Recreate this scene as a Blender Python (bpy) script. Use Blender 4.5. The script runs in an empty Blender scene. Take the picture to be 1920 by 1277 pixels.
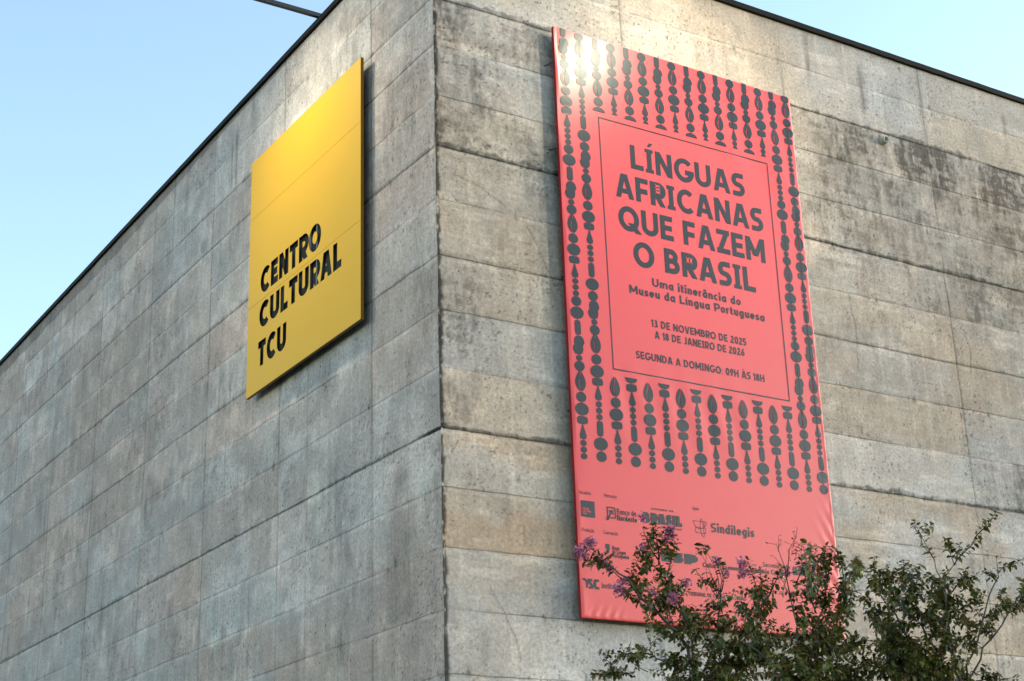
import bpy, bmesh, math, random
import numpy as np
from mathutils import Vector, Matrix

# ------------------------------------------------------------------ camera
scene = bpy.context.scene
COL = scene.collection
CAM = Vector((-8.9783, -15.6010, 1.6))
RT = Vector((0.84761, -0.52961, -0.03277))
UP = Vector((-0.15654, -0.30859, 0.93823))
FW = Vector((0.50701, 0.79012, 0.34447))
FPX = 3002.87                                   # focal length in pixels of the 1920 px wide photo
cam_d = bpy.data.cameras.new("camera")
cam_d.sensor_fit = 'HORIZONTAL'; cam_d.sensor_width = 36.0
cam_d.lens = FPX / 1920.0 * 36.0
cam_d.clip_start = 0.1; cam_d.clip_end = 5000.0
cam_d.dof.use_dof = True
cam_d.dof.focus_distance = 20.5
cam_d.dof.aperture_fstop = 6.3
cam = bpy.data.objects.new("camera", cam_d); COL.objects.link(cam)
cam.matrix_world = Matrix(((RT.x, UP.x, -FW.x, CAM.x), (RT.y, UP.y, -FW.y, CAM.y),
                           (RT.z, UP.z, -FW.z, CAM.z), (0, 0, 0, 1)))
scene.camera = cam

# ------------------------------------------------------------------ world, sun, exposure
SUN_EL = math.radians(11.0)
SUN_AZ = math.radians(105.0)                    # compass angle from +Y towards +X: low, off to the right behind the camera
world = bpy.data.worlds.new("World"); scene.world = world
world.use_nodes = True
wn = world.node_tree.nodes; wl = world.node_tree.links
wn.clear()
w_out = wn.new("ShaderNodeOutputWorld"); w_bg = wn.new("ShaderNodeBackground"); w_sky = wn.new("ShaderNodeTexSky")
w_sky.sky_type = 'NISHITA'; w_sky.sun_disc = False
w_sky.sun_elevation = SUN_EL; w_sky.sun_rotation = SUN_AZ
w_sky.air_density = 1.0; w_sky.dust_density = 1.3; w_sky.ozone_density = 1.2; w_sky.altitude = 1100
w_bg.inputs[1].default_value = 0.15
w_hs = wn.new('ShaderNodeHueSaturation'); w_hs.inputs['Saturation'].default_value = .86
wl.new(w_sky.outputs[0], w_hs.inputs['Color']); w_wb = wn.new('ShaderNodeMix'); w_wb.data_type = 'RGBA'; w_wb.blend_type = 'MULTIPLY'; w_wb.inputs[0].default_value = 1; w_wb.inputs[7].default_value = (.97, 1.05, 1.0, 1)
wl.new(w_hs.outputs[0], w_wb.inputs[6]); wl.new(w_wb.outputs[2], w_bg.inputs[0]); wl.new(w_bg.outputs[0], w_out.inputs[0])
sun_d = bpy.data.lights.new("sun", 'SUN'); sun_d.energy = 0.62; sun_d.angle = math.radians(50.0)
sun_d.color = (1.0, 0.84, 0.72)
sun = bpy.data.objects.new("sun", sun_d); COL.objects.link(sun)
SUN_DIR = Vector((math.sin(SUN_AZ) * math.cos(SUN_EL), math.cos(SUN_AZ) * math.cos(SUN_EL), math.sin(SUN_EL)))
sun.rotation_euler = SUN_DIR.to_track_quat('Z', 'Y').to_euler()
sun.location = (0, -30, 30)
scene.view_settings.view_transform = 'Standard'
scene.view_settings.look = 'None'
scene.view_settings.exposure = 1.82
scene.view_settings.gamma = 1.0
scene.view_settings.use_curve_mapping = False

# ------------------------------------------------------------------ helpers
def tag(o, label=None, cat=None, group=None, kind=None):
    if label: o['label'] = label
    if cat: o['category'] = cat
    if group: o['group'] = group
    if kind: o['kind'] = kind
    return o

def empty(name, loc=(0, 0, 0)):
    o = bpy.data.objects.new(name, None); COL.objects.link(o); o.location = loc
    o.empty_display_size = 0.2
    return o

def link_mesh(name, me, mat=None, parent=None, smooth=False):
    if mat is not None:
        for m in (mat if isinstance(mat, (list, tuple)) else [mat]): me.materials.append(m)
    o = bpy.data.objects.new(name, me); COL.objects.link(o)
    if parent is not None:
        o.parent = parent
        o.matrix_parent_inverse = Matrix.Translation(-parent.location) if parent.type == 'EMPTY' else Matrix.Identity(4)
    if smooth: me.shade_smooth()
    return o

def mesh_py(name, verts, faces, mat=None, parent=None, smooth=False, mats=None):
    me = bpy.data.meshes.new(name); me.from_pydata([tuple(v) for v in verts], [], faces)
    o = link_mesh(name, me, mat, parent, smooth)
    if mats is not None: me.polygons.foreach_set('material_index', mats)
    me.update()
    return o

def fast_mesh(name, V, Q):
    """V (n,3) float array, Q (m,k) int array of quads or tris"""
    me = bpy.data.meshes.new(name)
    k = Q.shape[1]
    me.vertices.add(len(V)); me.vertices.foreach_set('co', np.ascontiguousarray(V, np.float32).ravel())
    me.loops.add(Q.size); me.loops.foreach_set('vertex_index', np.ascontiguousarray(Q, np.int32).ravel())
    me.polygons.add(len(Q)); me.polygons.foreach_set('loop_start', np.arange(0, Q.size, k, dtype=np.int32))
    me.update(calc_edges=True)
    return me

class MB:
    def __init__(self): self.v = []; self.f = []
    def box(self, a, b):
        i = len(self.v); x0, y0, z0 = a; x1, y1, z1 = b
        self.v += [(x0, y0, z0), (x1, y0, z0), (x1, y1, z0), (x0, y1, z0), (x0, y0, z1), (x1, y0, z1), (x1, y1, z1), (x0, y1, z1)]
        self.f += [[i + j for j in q] for q in ((3, 2, 1, 0), (4, 5, 6, 7), (0, 1, 5, 4), (1, 2, 6, 5), (2, 3, 7, 6), (3, 0, 4, 7))]
    def tube(self, pts, rad, n=8, caps=True):
        pts = [Vector(p) for p in pts]; rad = rad if isinstance(rad, (list, tuple)) else [rad] * len(pts)
        i0 = len(self.v); prev = None
        for k, p in enumerate(pts):
            d = (pts[min(k + 1, len(pts) - 1)] - pts[max(k - 1, 0)]).normalized()
            if prev is None:
                a = d.cross(Vector((0, 0, 1)));  a = a if a.length > 1e-3 else d.cross(Vector((1, 0, 0)))
            else:
                a = prev - d * prev.dot(d)
            a.normalize(); prev = a; b = d.cross(a)
            for j in range(n):
                t = 2 * math.pi * j / n
                self.v.append(tuple(p + (a * math.cos(t) + b * math.sin(t)) * rad[k]))
        for k in range(len(pts) - 1):
            for j in range(n):
                q = i0 + k * n
                self.f.append([q + j, q + (j + 1) % n, q + n + (j + 1) % n, q + n + j])
        if caps:
            self.f.append([i0 + j for j in range(n)][::-1]); self.f.append([i0 + (len(pts) - 1) * n + j for j in range(n)])
    def build(self, name, mat, parent=None, smooth=False): return mesh_py(name, self.v, self.f, mat, parent, smooth)

# --- value noise in numpy
def _hash(ix, iy, seed):
    h = (ix.astype(np.int64) * 374761393 + iy.astype(np.int64) * 668265263 + seed * 974634777) & 0xFFFFFFFF
    h = ((h ^ (h >> 13)) * 1274126177) & 0xFFFFFFFF
    h = (h ^ (h >> 16)) & 0xFFFFFFFF
    return h / 4294967295.0
def vnoise(x, y, seed=0):
    ix = np.floor(x); iy = np.floor(y); fx = x - ix; fy = y - iy
    fx = fx * fx * (3 - 2 * fx); fy = fy * fy * (3 - 2 * fy)
    a = _hash(ix, iy, seed); b = _hash(ix + 1, iy, seed); c = _hash(ix, iy + 1, seed); d = _hash(ix + 1, iy + 1, seed)
    return (a * (1 - fx) + b * fx) * (1 - fy) + (c * (1 - fx) + d * fx) * fy
def fbm(x, y, seed=0, oct=4, gain=0.55):
    s = 0; a = 1; t = 0
    for k in range(oct):
        s = s + a * vnoise(x * 2 ** k + 17.3 * k, y * 2 ** k - 9.1 * k, seed + k * 31); t += a; a *= gain
    return s / t
def sstep(a, b, x):
    t = np.clip((x - a) / (b - a), 0, 1); return t * t * (3 - 2 * t)

# ------------------------------------------------------------------ materials
def new_mat(name):
    m = bpy.data.materials.new(name); m.use_nodes = True
    nt = m.node_tree; b = nt.nodes["Principled BSDF"]
    return m, nt, b
def simple(name, col, rough=0.6, metal=0.0, spec=0.5, noise=0.0, nscale=20.0):
    m, nt, b = new_mat(name)
    b.inputs['Roughness'].default_value = rough; b.inputs['Metallic'].default_value = metal
    b.inputs['Specular IOR Level'].default_value = spec
    if noise > 0:
        tc = nt.nodes.new('ShaderNodeTexCoord'); n = nt.nodes.new('ShaderNodeTexNoise'); n.inputs['Scale'].default_value = nscale
        n.inputs['Detail'].default_value = 5
        mr = nt.nodes.new('ShaderNodeMapRange'); mr.inputs[3].default_value = 1 - noise; mr.inputs[4].default_value = 1 + noise
        mx = nt.nodes.new('ShaderNodeMix'); mx.data_type = 'RGBA'; mx.blend_type = 'MULTIPLY'; mx.inputs[0].default_value = 1
        mx.inputs[6].default_value = (*col, 1)
        nt.links.new(tc.outputs['Object'], n.inputs['Vector']); nt.links.new(n.outputs[0], mr.inputs[0])
        nt.links.new(mr.outputs[0], mx.inputs[7]); nt.links.new(mx.outputs[2], b.inputs['Base Color'])
    else:
        b.inputs['Base Color'].default_value = (*col, 1)
    return m

def concrete_mat():
    m, nt, b = new_mat("board_marked_concrete")
    N = nt.nodes.new; L = nt.links.new
    at = N('ShaderNodeAttribute'); at.attribute_name = 'tone'
    tc = N('ShaderNodeTexCoord')
    # fine mottling
    mp = N('ShaderNodeMapping'); mp.inputs['Scale'].default_value = (1, 1, 1); L(tc.outputs['Object'], mp.inputs[0])
    n1 = N('ShaderNodeTexNoise'); n1.inputs['Scale'].default_value = 22; n1.inputs['Detail'].default_value = 8; n1.inputs['Roughness'].default_value = .78
    L(mp.outputs[0], n1.inputs['Vector'])
    # fine vertical drag marks
    mp2 = N('ShaderNodeMapping'); mp2.inputs['Scale'].default_value = (1, 1, .22); L(tc.outputs['Object'], mp2.inputs[0])
    n2 = N('ShaderNodeTexNoise'); n2.inputs['Scale'].default_value = 22; n2.inputs['Detail'].default_value = 5; n2.inputs['Roughness'].default_value = .65
    L(mp2.outputs[0], n2.inputs['Vector'])
    # horizontal board grain
    mp3 = N('ShaderNodeMapping'); mp3.inputs['Scale'].default_value = (.14, .14, 1); L(tc.outputs['Object'], mp3.inputs[0])
    n3 = N('ShaderNodeTexNoise'); n3.inputs['Scale'].default_value = 48; n3.inputs['Detail'].default_value = 4
    L(mp3.outputs[0], n3.inputs['Vector'])
    # blow holes
    vo = N('ShaderNodeTexVoronoi'); vo.feature = 'F1'; vo.inputs['Scale'].default_value = 6.5
    L(tc.outputs['Object'], vo.inputs['Vector'])
    sep = N('ShaderNodeSeparateColor'); L(vo.outputs['Color'], sep.inputs[0])
    rad = N('ShaderNodeMath'); rad.operation = 'MULTIPLY_ADD'; rad.inputs[1].default_value = .32; rad.inputs[2].default_value = -.17
    L(sep.outputs[0], rad.inputs[0])
    nb = N('ShaderNodeTexNoise'); nb.inputs['Scale'].default_value = 1.1; L(tc.outputs['Object'], nb.inputs['Vector'])
    rad2 = N('ShaderNodeMath'); rad2.operation = 'MULTIPLY'; L(rad.outputs[0], rad2.inputs[0]); L(nb.outputs[0], rad2.inputs[1])
    df = N('ShaderNodeMath'); df.operation = 'SUBTRACT'; L(vo.outputs['Distance'], df.inputs[0]); L(rad2.outputs[0], df.inputs[1])
    hole = N('ShaderNodeMapRange'); hole.inputs[1].default_value = 0.0; hole.inputs[2].default_value = .035
    hole.inputs[3].default_value = .32; hole.inputs[4].default_value = 1.0
    L(df.outputs[0], hole.inputs[0])
    def mr(src, lo, hi, a=.3, z=.7):
        r = N('ShaderNodeMapRange'); r.inputs[1].default_value = a; r.inputs[2].default_value = z
        r.inputs[3].default_value = lo; r.inputs[4].default_value = hi; L(src, r.inputs[0]); return r.outputs[0]
    def mul(a, c):
        x = N('ShaderNodeMath'); x.operation = 'MULTIPLY'; L(a, x.inputs[0]); L(c, x.inputs[1]); return x.outputs[0]
    f = mul(mul(mr(n1.outputs[0], .60, 1.37), mr(n2.outputs[0], .93, 1.07)), mr(n3.outputs[0], .965, 1.03))
    f = mul(f, hole.outputs[0])
    mx = N('ShaderNodeMix'); mx.data_type = 'RGBA'; mx.blend_type = 'MULTIPLY'; mx.inputs[0].default_value = 1
    L(at.outputs['Color'], mx.inputs[6]); L(f, mx.inputs[7]); L(mx.outputs[2], b.inputs['Base Color'])
    b.inputs['Roughness'].default_value = .88; b.inputs['Specular IOR Level'].default_value = .25
    bp = N('ShaderNodeBump'); bp.inputs['Strength'].default_value = .35; bp.inputs['Distance'].default_value = .012
    L(f, bp.inputs['Height']); L(bp.outputs[0], b.inputs['Normal'])
    return m

M = {}
M['concrete'] = concrete_mat()
M['flash'] = simple("dark_flashing", (.008, .0075, .006), .75, 0.0, .15, .35, 6)
M['roof'] = simple("roof_screed", (.22, .21, .20), .9, noise=.2, nscale=3)
M['black_steel'] = simple("black_steel", (.012, .012, .013), .45, 0, .5)
M['yellow'] = simple("yellow_paint", (.64, .325, .007), .52, 0, .16, .03, 1.5)
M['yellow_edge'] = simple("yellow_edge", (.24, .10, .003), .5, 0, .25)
M['cavity'] = simple("dark_cavity", (.010, .011, .011), .8, 0, .2, .5, 9)
M['alu'] = simple("aluminium_rail", (.30, .30, .29), .6, .2)
M['ink'] = simple("print_ink", (.012, .015, .019), .34, 0, .34)
M['plastic_pipe'] = simple("grey_pipe", (.30, .28, .24), .6, noise=.2)
M['pipe_dark'] = simple("pipe_inside", (.02, .02, .02), .8)
M['ground'] = simple("ground_grass", (.045, .055, .028), .9, noise=.35, nscale=1.5)

def vinyl_mat():
    m, nt, b = new_mat("coral_vinyl")
    N = nt.nodes.new; L = nt.links.new
    b.inputs['Base Color'].default_value = (.66, .048, .050, 1)
    b.inputs['Roughness'].default_value = .32; b.inputs['Specular IOR Level'].default_value = .48; b.inputs['Coat Weight'].default_value = .06; b.inputs['Coat Roughness'].default_value = .5
    tc = N('ShaderNodeTexCoord')
    n = N('ShaderNodeTexNoise'); n.inputs['Scale'].default_value = 2.2; n.inputs['Detail'].default_value = 2
    L(tc.outputs['Object'], n.inputs['Vector'])
    w = N('ShaderNodeTexNoise'); w.inputs['Scale'].default_value = 160; L(tc.outputs['Object'], w.inputs['Vector'])
    a = N('ShaderNodeMath'); a.operation = 'MULTIPLY_ADD'; a.inputs[1].default_value = .05; L(w.outputs[0], a.inputs[0]); L(n.outputs[0], a.inputs[2])
    bp = N('ShaderNodeBump'); bp.inputs['Strength'].default_value = .07; bp.inputs['Distance'].default_value = .02
    L(a.outputs[0], bp.inputs['Height']); L(bp.outputs[0], b.inputs['Normal'])
    return m
M['vinyl'] = vinyl_mat()
M['hem_shade'] = simple('coral_hem_shade', (.30, .018, .020), .6, 0, .2)  # same coral vinyl, darkened: shade on the side edges put into the colour

def leaf_mat(name, cols, trans=.18):
    m, nt, b = new_mat(name)
    N = nt.nodes.new; L = nt.links.new
    at = N('ShaderNodeAttribute'); at.attribute_name = 'rnd'
    cr = N('ShaderNodeValToRGB'); el = cr.color_ramp.elements
    el[0].position = 0; el[0].color = (*cols[0], 1); el[1].position = 1; el[1].color = (*cols[-1], 1)
    for k, c in enumerate(cols[1:-1]):
        e = el.new((k + 1) / (len(cols) - 1)); e.color = (*c, 1)
    L(at.outputs['Fac'], cr.inputs[0]); L(cr.outputs[0], b.inputs['Base Color'])
    b.inputs['Roughness'].default_value = .40; b.inputs['Specular IOR Level'].default_value = .5
    tr = N('ShaderNodeBsdfTranslucent'); L(cr.outputs[0], tr.inputs['Color'])
    ms = N('ShaderNodeMixShader'); ms.inputs[0].default_value = trans
    out = nt.nodes['Material Output']
    L(b.outputs[0], ms.inputs[1]); L(tr.outputs[0], ms.inputs[2]); L(ms.outputs[0], out.inputs[0])
    return m
M['leaf'] = leaf_mat("myrtle_leaf", [(.018, .022, .004), (.046, .053, .007), (.092, .100, .011), (.160, .145, .020), (.180, .060, .022)])
M['petal'] = leaf_mat("myrtle_petal", [(.22, .05, .10), (.48, .14, .25), (.60, .27, .36)], .3)
M['bark'] = simple("myrtle_bark", (.115, .098, .084), .85, 0, .2, .3, 14)
M['twig'] = simple("myrtle_twig", (.045, .034, .026), .8, 0, .2, .3, 14)

# ------------------------------------------------------------------ ground
g = mesh_py("ground", [(-400, -400, 0), (400, -400, 0), (400, 400, 0), (-400, 400, 0)], [[0, 1, 2, 3]], M['ground'])
tag(g, kind='structure')

# ------------------------------------------------------------------ concrete building
ZJ = [13.71, 13.00, 12.30, 11.56, 10.84, 10.11, 9.35, 8.64, 7.90, 7.15, 6.43, 5.72, 5.00, 4.28, 3.56, 2.84, 2.12, 1.40, .70]
ZT = 14.41
bld = empty("concrete_building", (0, 0, 0))
tag(bld, "board-marked concrete building corner carrying the yellow and coral panels", "building")

def corner_dx(z):                                 # chipped arris
    return .022 * (fbm(z * 2.1, z * 0 + 3.3, 5, 3) - .5)

def wall_tone(u, z, side):
    """albedo (n,3) and push-in depth for points on a wall; u runs away from the corner"""
    rng = np.random.RandomState(11 if side == 'R' else 23)
    zj = np.array(ZJ)
    wob = .012 * (fbm(u * 1.2, z * 0 + 1, 3 if side == 'R' else 4, 4) - .5) + .008 * (vnoise(u * 9, z * .5, 12) - .5)
    row = np.searchsorted(-zj, -(z + wob), side='left')          # 0 = top strip
    if side == 'R': vj = np.array([3.03, 6.0, 8.97, 11.95])
    else: vj = np.array([1.755, 4.63, 7.45, 10.30, 13.13, 15.90, 18.58, 21.3, 24.0])
    colm = np.searchsorted(vj, u)
    nr, nc = len(zj) + 1, len(vj) + 1
    # panel tone and tint
    pt = 1 + (.055 if side == 'R' else .10) * (rng.rand(nr, nc) - .5) * 2
    rw = 1 + .05 * (rng.rand(nr, 1) - .5) * 2
    tone = (pt * rw)[row, colm]
    tint = rng.rand(nr, nc)[row, colm]
    S = 100 if side == 'R' else 200
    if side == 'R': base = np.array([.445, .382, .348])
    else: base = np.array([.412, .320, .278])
    c = np.ones(u.shape + (3,)) * base
    if side == 'R':
        tan = np.array([1.0, .93, .84]); gry = np.array([.94, 1.0, 1.06])
    else:
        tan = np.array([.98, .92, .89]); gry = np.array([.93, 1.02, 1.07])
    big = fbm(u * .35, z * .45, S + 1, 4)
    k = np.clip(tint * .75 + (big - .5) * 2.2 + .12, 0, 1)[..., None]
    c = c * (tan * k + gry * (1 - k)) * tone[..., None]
    # broad clouds, vertical drips, horizontal board grain
    c *= (1 + .30 * (fbm(u * .9, z * 1.1, S + 2, 5) - .5))[..., None]
    drip = fbm(u * 9, z * .55, S + 3, 4)
    c *= (1 + (.18 if side == 'L' else .10) * (drip - .5))[..., None]
    drip2 = fbm(u * 24, z * .9, S + 4, 3)
    c *= (1 + (.16 if side == 'L' else .07) * (drip2 - .5))[..., None]
    c *= (1 + .10 * (fbm(u * 1.3, z * 26, S + 5, 3) - .5))[..., None]
    blot = fbm(u * 4, z * 4, S + 6, 5)
    c *= (1 + .34 * (blot - .5))[..., None]
    mot = fbm(u * 1.7, z * 2.1, S + 15, 5) - .5; mot2 = fbm(u * 6.5, z * 6.5, S + 16, 4) - .5
    c *= 1 + (mot[..., None] * np.array([.22, .15, .08]) + mot2[..., None] * np.array([.12, .05, .0])) * (1.0 if side == 'R' else .75)
    pit = sstep(.735, .80, fbm(u * 30, z * 30, S + 17, 2)) * sstep(.42, .62, fbm(u * 1.1, z * 1.3, S + 18, 3))
    c *= (1 - .55 * pit)[..., None]
    # black weathering, strongest in some lifts
    patch = fbm(u * 2.6, z * 1.5, S + 7, 5); fine = fbm(u * 16, z * 6, S + 8, 4)
    if side == 'R':
        st = np.zeros_like(u)
        A = lambda z0, z1, f: np.where((z > z0) & (z <= z1), f, 0.0)
        st += A(12.30, 13.00, .40 * sstep(6.0, 9.2, u) + .30 + .14 * sstep(1.3, .0, u))
        st += A(11.56, 12.30, .38 * sstep(5.9, 7, u) + .40 * sstep(2.0, .2, u))
        st += A(10.84, 11.56, .30 + .22 * sstep(1.6, .1, u))
        st += A(10.11, 10.84, .22 + .1 * sstep(7, 10, u)); st += A(9.35, 10.11, .18)
        st += A(8.64, 9.35, .12 + .30 * sstep(1.0, .1, u)); st += A(7.90, 8.64, .10 + .45 * sstep(.9, .05, u))
        st += A(7.15, 7.90, .06 + .42 * sstep(.75, .05, u) + .28 * sstep(8.9, 9.3, u))
        st += A(13.0, 14.5, .05); st += A(0, 7.15, .06)
        spk = sstep(.30, .72, .5 * fine + .5 * fbm(u * 34, z * 15, S + 13, 3))
        weave = .5 * fbm(u * 12, z * 3.0, S + 26, 4) + .5 * fbm(u * 3.0, z * 14, S + 27, 4)
        mask = (.35 + .65 * sstep(.68, .34, .55 * patch + .45 * fbm(u * 6.5, z * 2.6, S + 14, 4))) * (.15 + .75 * spk + .75 * sstep(.42, .60, weave))
        dk = np.clip(st * mask * 1.25, 0, .74)
        # tan lifts low on the corner side
        t2 = (A(5.72, 7.15, 1.0) * .75 + A(5.0, 5.72, .35) + A(8.64, 10.84, .3)) * sstep(.38, .62, fbm(u * .8, z * 1.4, 77, 4))
        c = c * (1 - t2[..., None] * np.array([.04, .17, .30]))
        # pale bloom
        pale = sstep(.60, .74, fbm(u * 1.6, z * 5.5, S + 9, 5)) * .22 + sstep(.66, .78, drip) * .12
        c = c * (1 + pale)[..., None]
        top = A(13.0, 14.5, 1.0); c = c * (1 + top * .14)[..., None]
    else:
        st = .05 + .12 * sstep(.45, .62, fbm(u * .5, z * .8, S + 11, 3))
        mask = sstep(.56, .40, patch) * (.4 + .8 * sstep(.35, .65, fine))
        dk = np.clip(st * mask * 1.3, 0, .6)
        lo = sstep(9.0, 5.5, z)
        gre = sstep(.60, .66, fbm(u * 2.6, z * 1.0, S + 12, 4)) * lo * .32
        c = c * (1 - gre[..., None] * np.array([.16, -.03, .02]))
        pale = sstep(.54, .70, fbm(u * 1.9, z * 2.6, S + 28, 5)) * .20 + sstep(.60, .74, fbm(u * 9, z * 2.2, S + 29, 4)) * .14
        c = c * (1 + pale)[..., None]
        row_up = np.where(z > 12.3, 1.0, 0.0); c = c * (1 + .10 * row_up)[..., None]
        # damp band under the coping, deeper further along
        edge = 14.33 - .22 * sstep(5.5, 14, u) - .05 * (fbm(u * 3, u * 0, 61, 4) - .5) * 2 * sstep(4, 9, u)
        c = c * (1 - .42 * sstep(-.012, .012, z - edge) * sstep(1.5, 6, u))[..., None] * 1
    c = c * (1 - dk)[..., None] * (1 - dk[..., None] * np.array([0, .01, .03]))
    # joints
    depth = np.zeros_like(u)
    thick = {13.00: .9, 10.84: 1.0, 7.15: 1.0, 9.35: .45} if side == 'R' else {13.00: .3, 10.84: .5, 7.15: .75, 9.35: .4, 12.30: .35}
    for i, zz in enumerate(ZJ):
        wz = .016 * (fbm(u * .8, u * 0 + i, S + 20 + i, 3) - .5) + .010 * (vnoise(u * 7, u * 0 + i * 3.3, S + 21) - .5)
        d = z - (zz + wz)
        pres = sstep(.18, .50, fbm(u * .9 + i * 7.7, u * 0 + i, S + 40, 3)) * .85 + .15
        weak = .45 if (side == 'R' and zz in (10.11, 13.71)) else (.68 if side == 'R' else .52)
        ln = np.exp(-(d / .0075) ** 2) * pres * weak
        c = c * (1 - .72 * ln)[..., None]
        depth += .008 * ln
        c = c * (1 + .16 * np.exp(-((d + .035) / .018) ** 2) * pres)[..., None]
        c = c * (1 + .22 * np.exp(-np.abs(d) / .07) * sstep(.50, .66, fbm(u * 2.3, z * 8, S + 110 + i, 5)))[..., None]    # pale laitance lip below
        # smear of dirt round the line
        c = c * (1 - .16 * np.exp(-(np.abs(d) / .05)) * sstep(.4, .6, fbm(u * 3.1, z * 6, S + 60 + i, 4)))[..., None]
        t = thick.get(zz, 0)
        if t:
            prof = sstep(.35, .55, fbm(u * .55 + i, u * 0, S + 70 + i, 3)) * .55 + .45
            hgt = (.030 + .125 * fbm(u * 6, u * 0 + i, S + 71 + i, 6) ** 1.4) * prof * (1 if side == 'R' else .75)
            band = sstep(-.014, .0, d) * sstep(hgt, hgt * .55, d)
            c = c * (1 - .64 * t * (band * (.55 + .9 * sstep(.3, .7, fine)))[..., None].clip(0, 1) * np.array([1, .97, .95]))
            depth += .014 * t * sstep(.03, -.03, d - .0) * sstep(-.5, -.0, d)
    for i, uu in enumerate(vj):
        wu = .010 * (fbm(z * .9, z * 0 + i, S + 90 + i, 3) - .5)
        pres = sstep(.15, .42, fbm(z * .8 + i * 3, z * 0 + i, S + 91, 3))
        ln = np.exp(-((u - uu - wu) / (.013 if side == 'R' else .020)) ** 2) * pres
        c = c * (1 - (.60 if side == 'R' else .46) * ln)[..., None]; depth += .006 * ln
        for s in ((-.94, .94) if side == 'L' else ()):                                            # faint sheet joints between the main ones
            pr = sstep(.50, .62, fbm(z * .7 + i * 5 + s, z * 0 + i, S + 92, 3))
            l2 = np.exp(-((u - uu - s - wu) / .012) ** 2) * pr
            c = c * (1 - .28 * l2)[..., None]
    # tie-hole plugs and dribbles on the lift lines
    for k in range(90 if side == 'R' else 130):
        uc = rng.rand() * (12 if side == 'R' else 22); zc = ZJ[rng.randint(0, 14)] + .03 * rng.randn(); r = .018 + .022 * rng.rand()
        e = np.exp(-(((u - uc) / r) ** 2 + ((z - zc) / (r * 1.5)) ** 2))
        c = c * (1 - (.25 + .4 * rng.rand()) * e)[..., None]
    for k in range(46 if side == 'R' else 60):
        uc = rng.rand() * (12 if side == 'R' else 22); zc = 4.5 + rng.rand() * 9.8; r = .03 + .05 * rng.rand(); ln_ = .12 + .35 * rng.rand()
        e = np.exp(-((u - uc) / r) ** 2) * np.exp(-((z - zc) / ln_) ** 2) * (.4 + .8 * fine)
        c = c * (1 - (.12 + .25 * rng.rand()) * e)[..., None]
    # explicit marks seen in the photograph
    if side == 'R':
        for (uc, z0, z1, wd, a) in ((7.655, 13.25, 14.1, .055, .45), (6.56, 13.6, 14.35, .05, .4), (8.93, 13.0, 14.35, .02, .35), (10.9, 13.75, 14.05, .05, .4), (9.9, 12.98, 13.5, .015, .4), (10.25, 7.2, 7.85, .10, .35)):
            e = np.exp(-((u - uc - .02 * (fbm(z * 4, z * 0, 31, 3) - .5)) / wd) ** 2) * sstep(z0 - .12, z0 + .12, z) * sstep(z1 + .08, z1 - .15, z)
            c = c * (1 - a * e * (.5 + .9 * fine))[..., None]
        # cracks
        for pts in ([(.62, 5.30), (.80, 5.02), (.95, 4.72), (1.0, 4.48)], [(1.20, 10.22), (1.42, 9.85), (1.56, 9.55), (1.72, 9.25)], [(.25, 10.5), (.6, 10.42), (1.0, 10.22)], [(6.9, 8.9), (6.95, 9.5), (6.86, 10.1)], [(9.2, 10.05), (9.3, 9.6), (9.25, 9.2)]):
            for (a0, b0), (a1, b1) in zip(pts[:-1], pts[1:]):
                L2 = (a1 - a0) ** 2 + (b1 - b0) ** 2
                t = np.clip(((u - a0) * (a1 - a0) + (z - b0) * (b1 - b0)) / L2, 0, 1)
                wv = .02 * (fbm(z * 9, u * 9, 55, 2) - .5)
                dd = np.hypot(u - (a0 + t * (a1 - a0)) + wv, z - (b0 + t * (b1 - b0)))
                e = np.exp(-(dd / .010) ** 2); c = c * (1 - .45 * e)[..., None]
        c = c * (1 - .30 * sstep(14.37, 14.41, z + .06 * (fbm(u * 2.2, u * 0, 88, 4) - .5)))[..., None]
    else:
        for (uc, z0, z1, wd, a) in ((6.53, 13.0, 14.05, .05, .5), (6.70, 13.1, 14.0, .03, .4), (1.0, 6.6, 7.0, .22, .25), (1.05, 5.0, 6.9, .30, .30)):
            e = np.exp(-((u - uc) / wd) ** 2) * sstep(z0 - .12, z0 + .12, z) * sstep(z1 + .08, z1 - .15, z)
            c = c * (1 - a * e * (.5 + .8 * fine))[..., None]
        e = sstep(.02, .0, np.abs(z - 7.145) - .006) * sstep(.55, .30, u); c = c * (1 - .8 * e)[..., None]; depth += .02 * e
        c = c * (1 - .3 * sstep(14.36, 14.40, z + .05 * (fbm(u * 2.2, u * 0, 89, 4) - .5)))[..., None]
    # arris: rough dark line at the corner
    aw = (.046 if side == 'R' else .014) * (.45 + 1.1 * fbm(z * 9, z * 0, 44, 3))
    ar = sstep(aw * 1.5, aw * .5, u) * sstep(.22, .46, fbm(u * 22 + 3, z * 11, 45, 4))
    c = c * (1 - .86 * ar)[..., None]
    depth += .010 * (fbm(u * 1.1, z * 1.3, S + 99, 3) - .5) + .004 * (blot - .5)
    if side == 'L':
        depth += .030 * sstep(1.75, .1, u) * (fbm(u * 2.4, z * 2.2, 98, 3) - .5)
    return np.clip(c, .01, .8), depth

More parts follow.
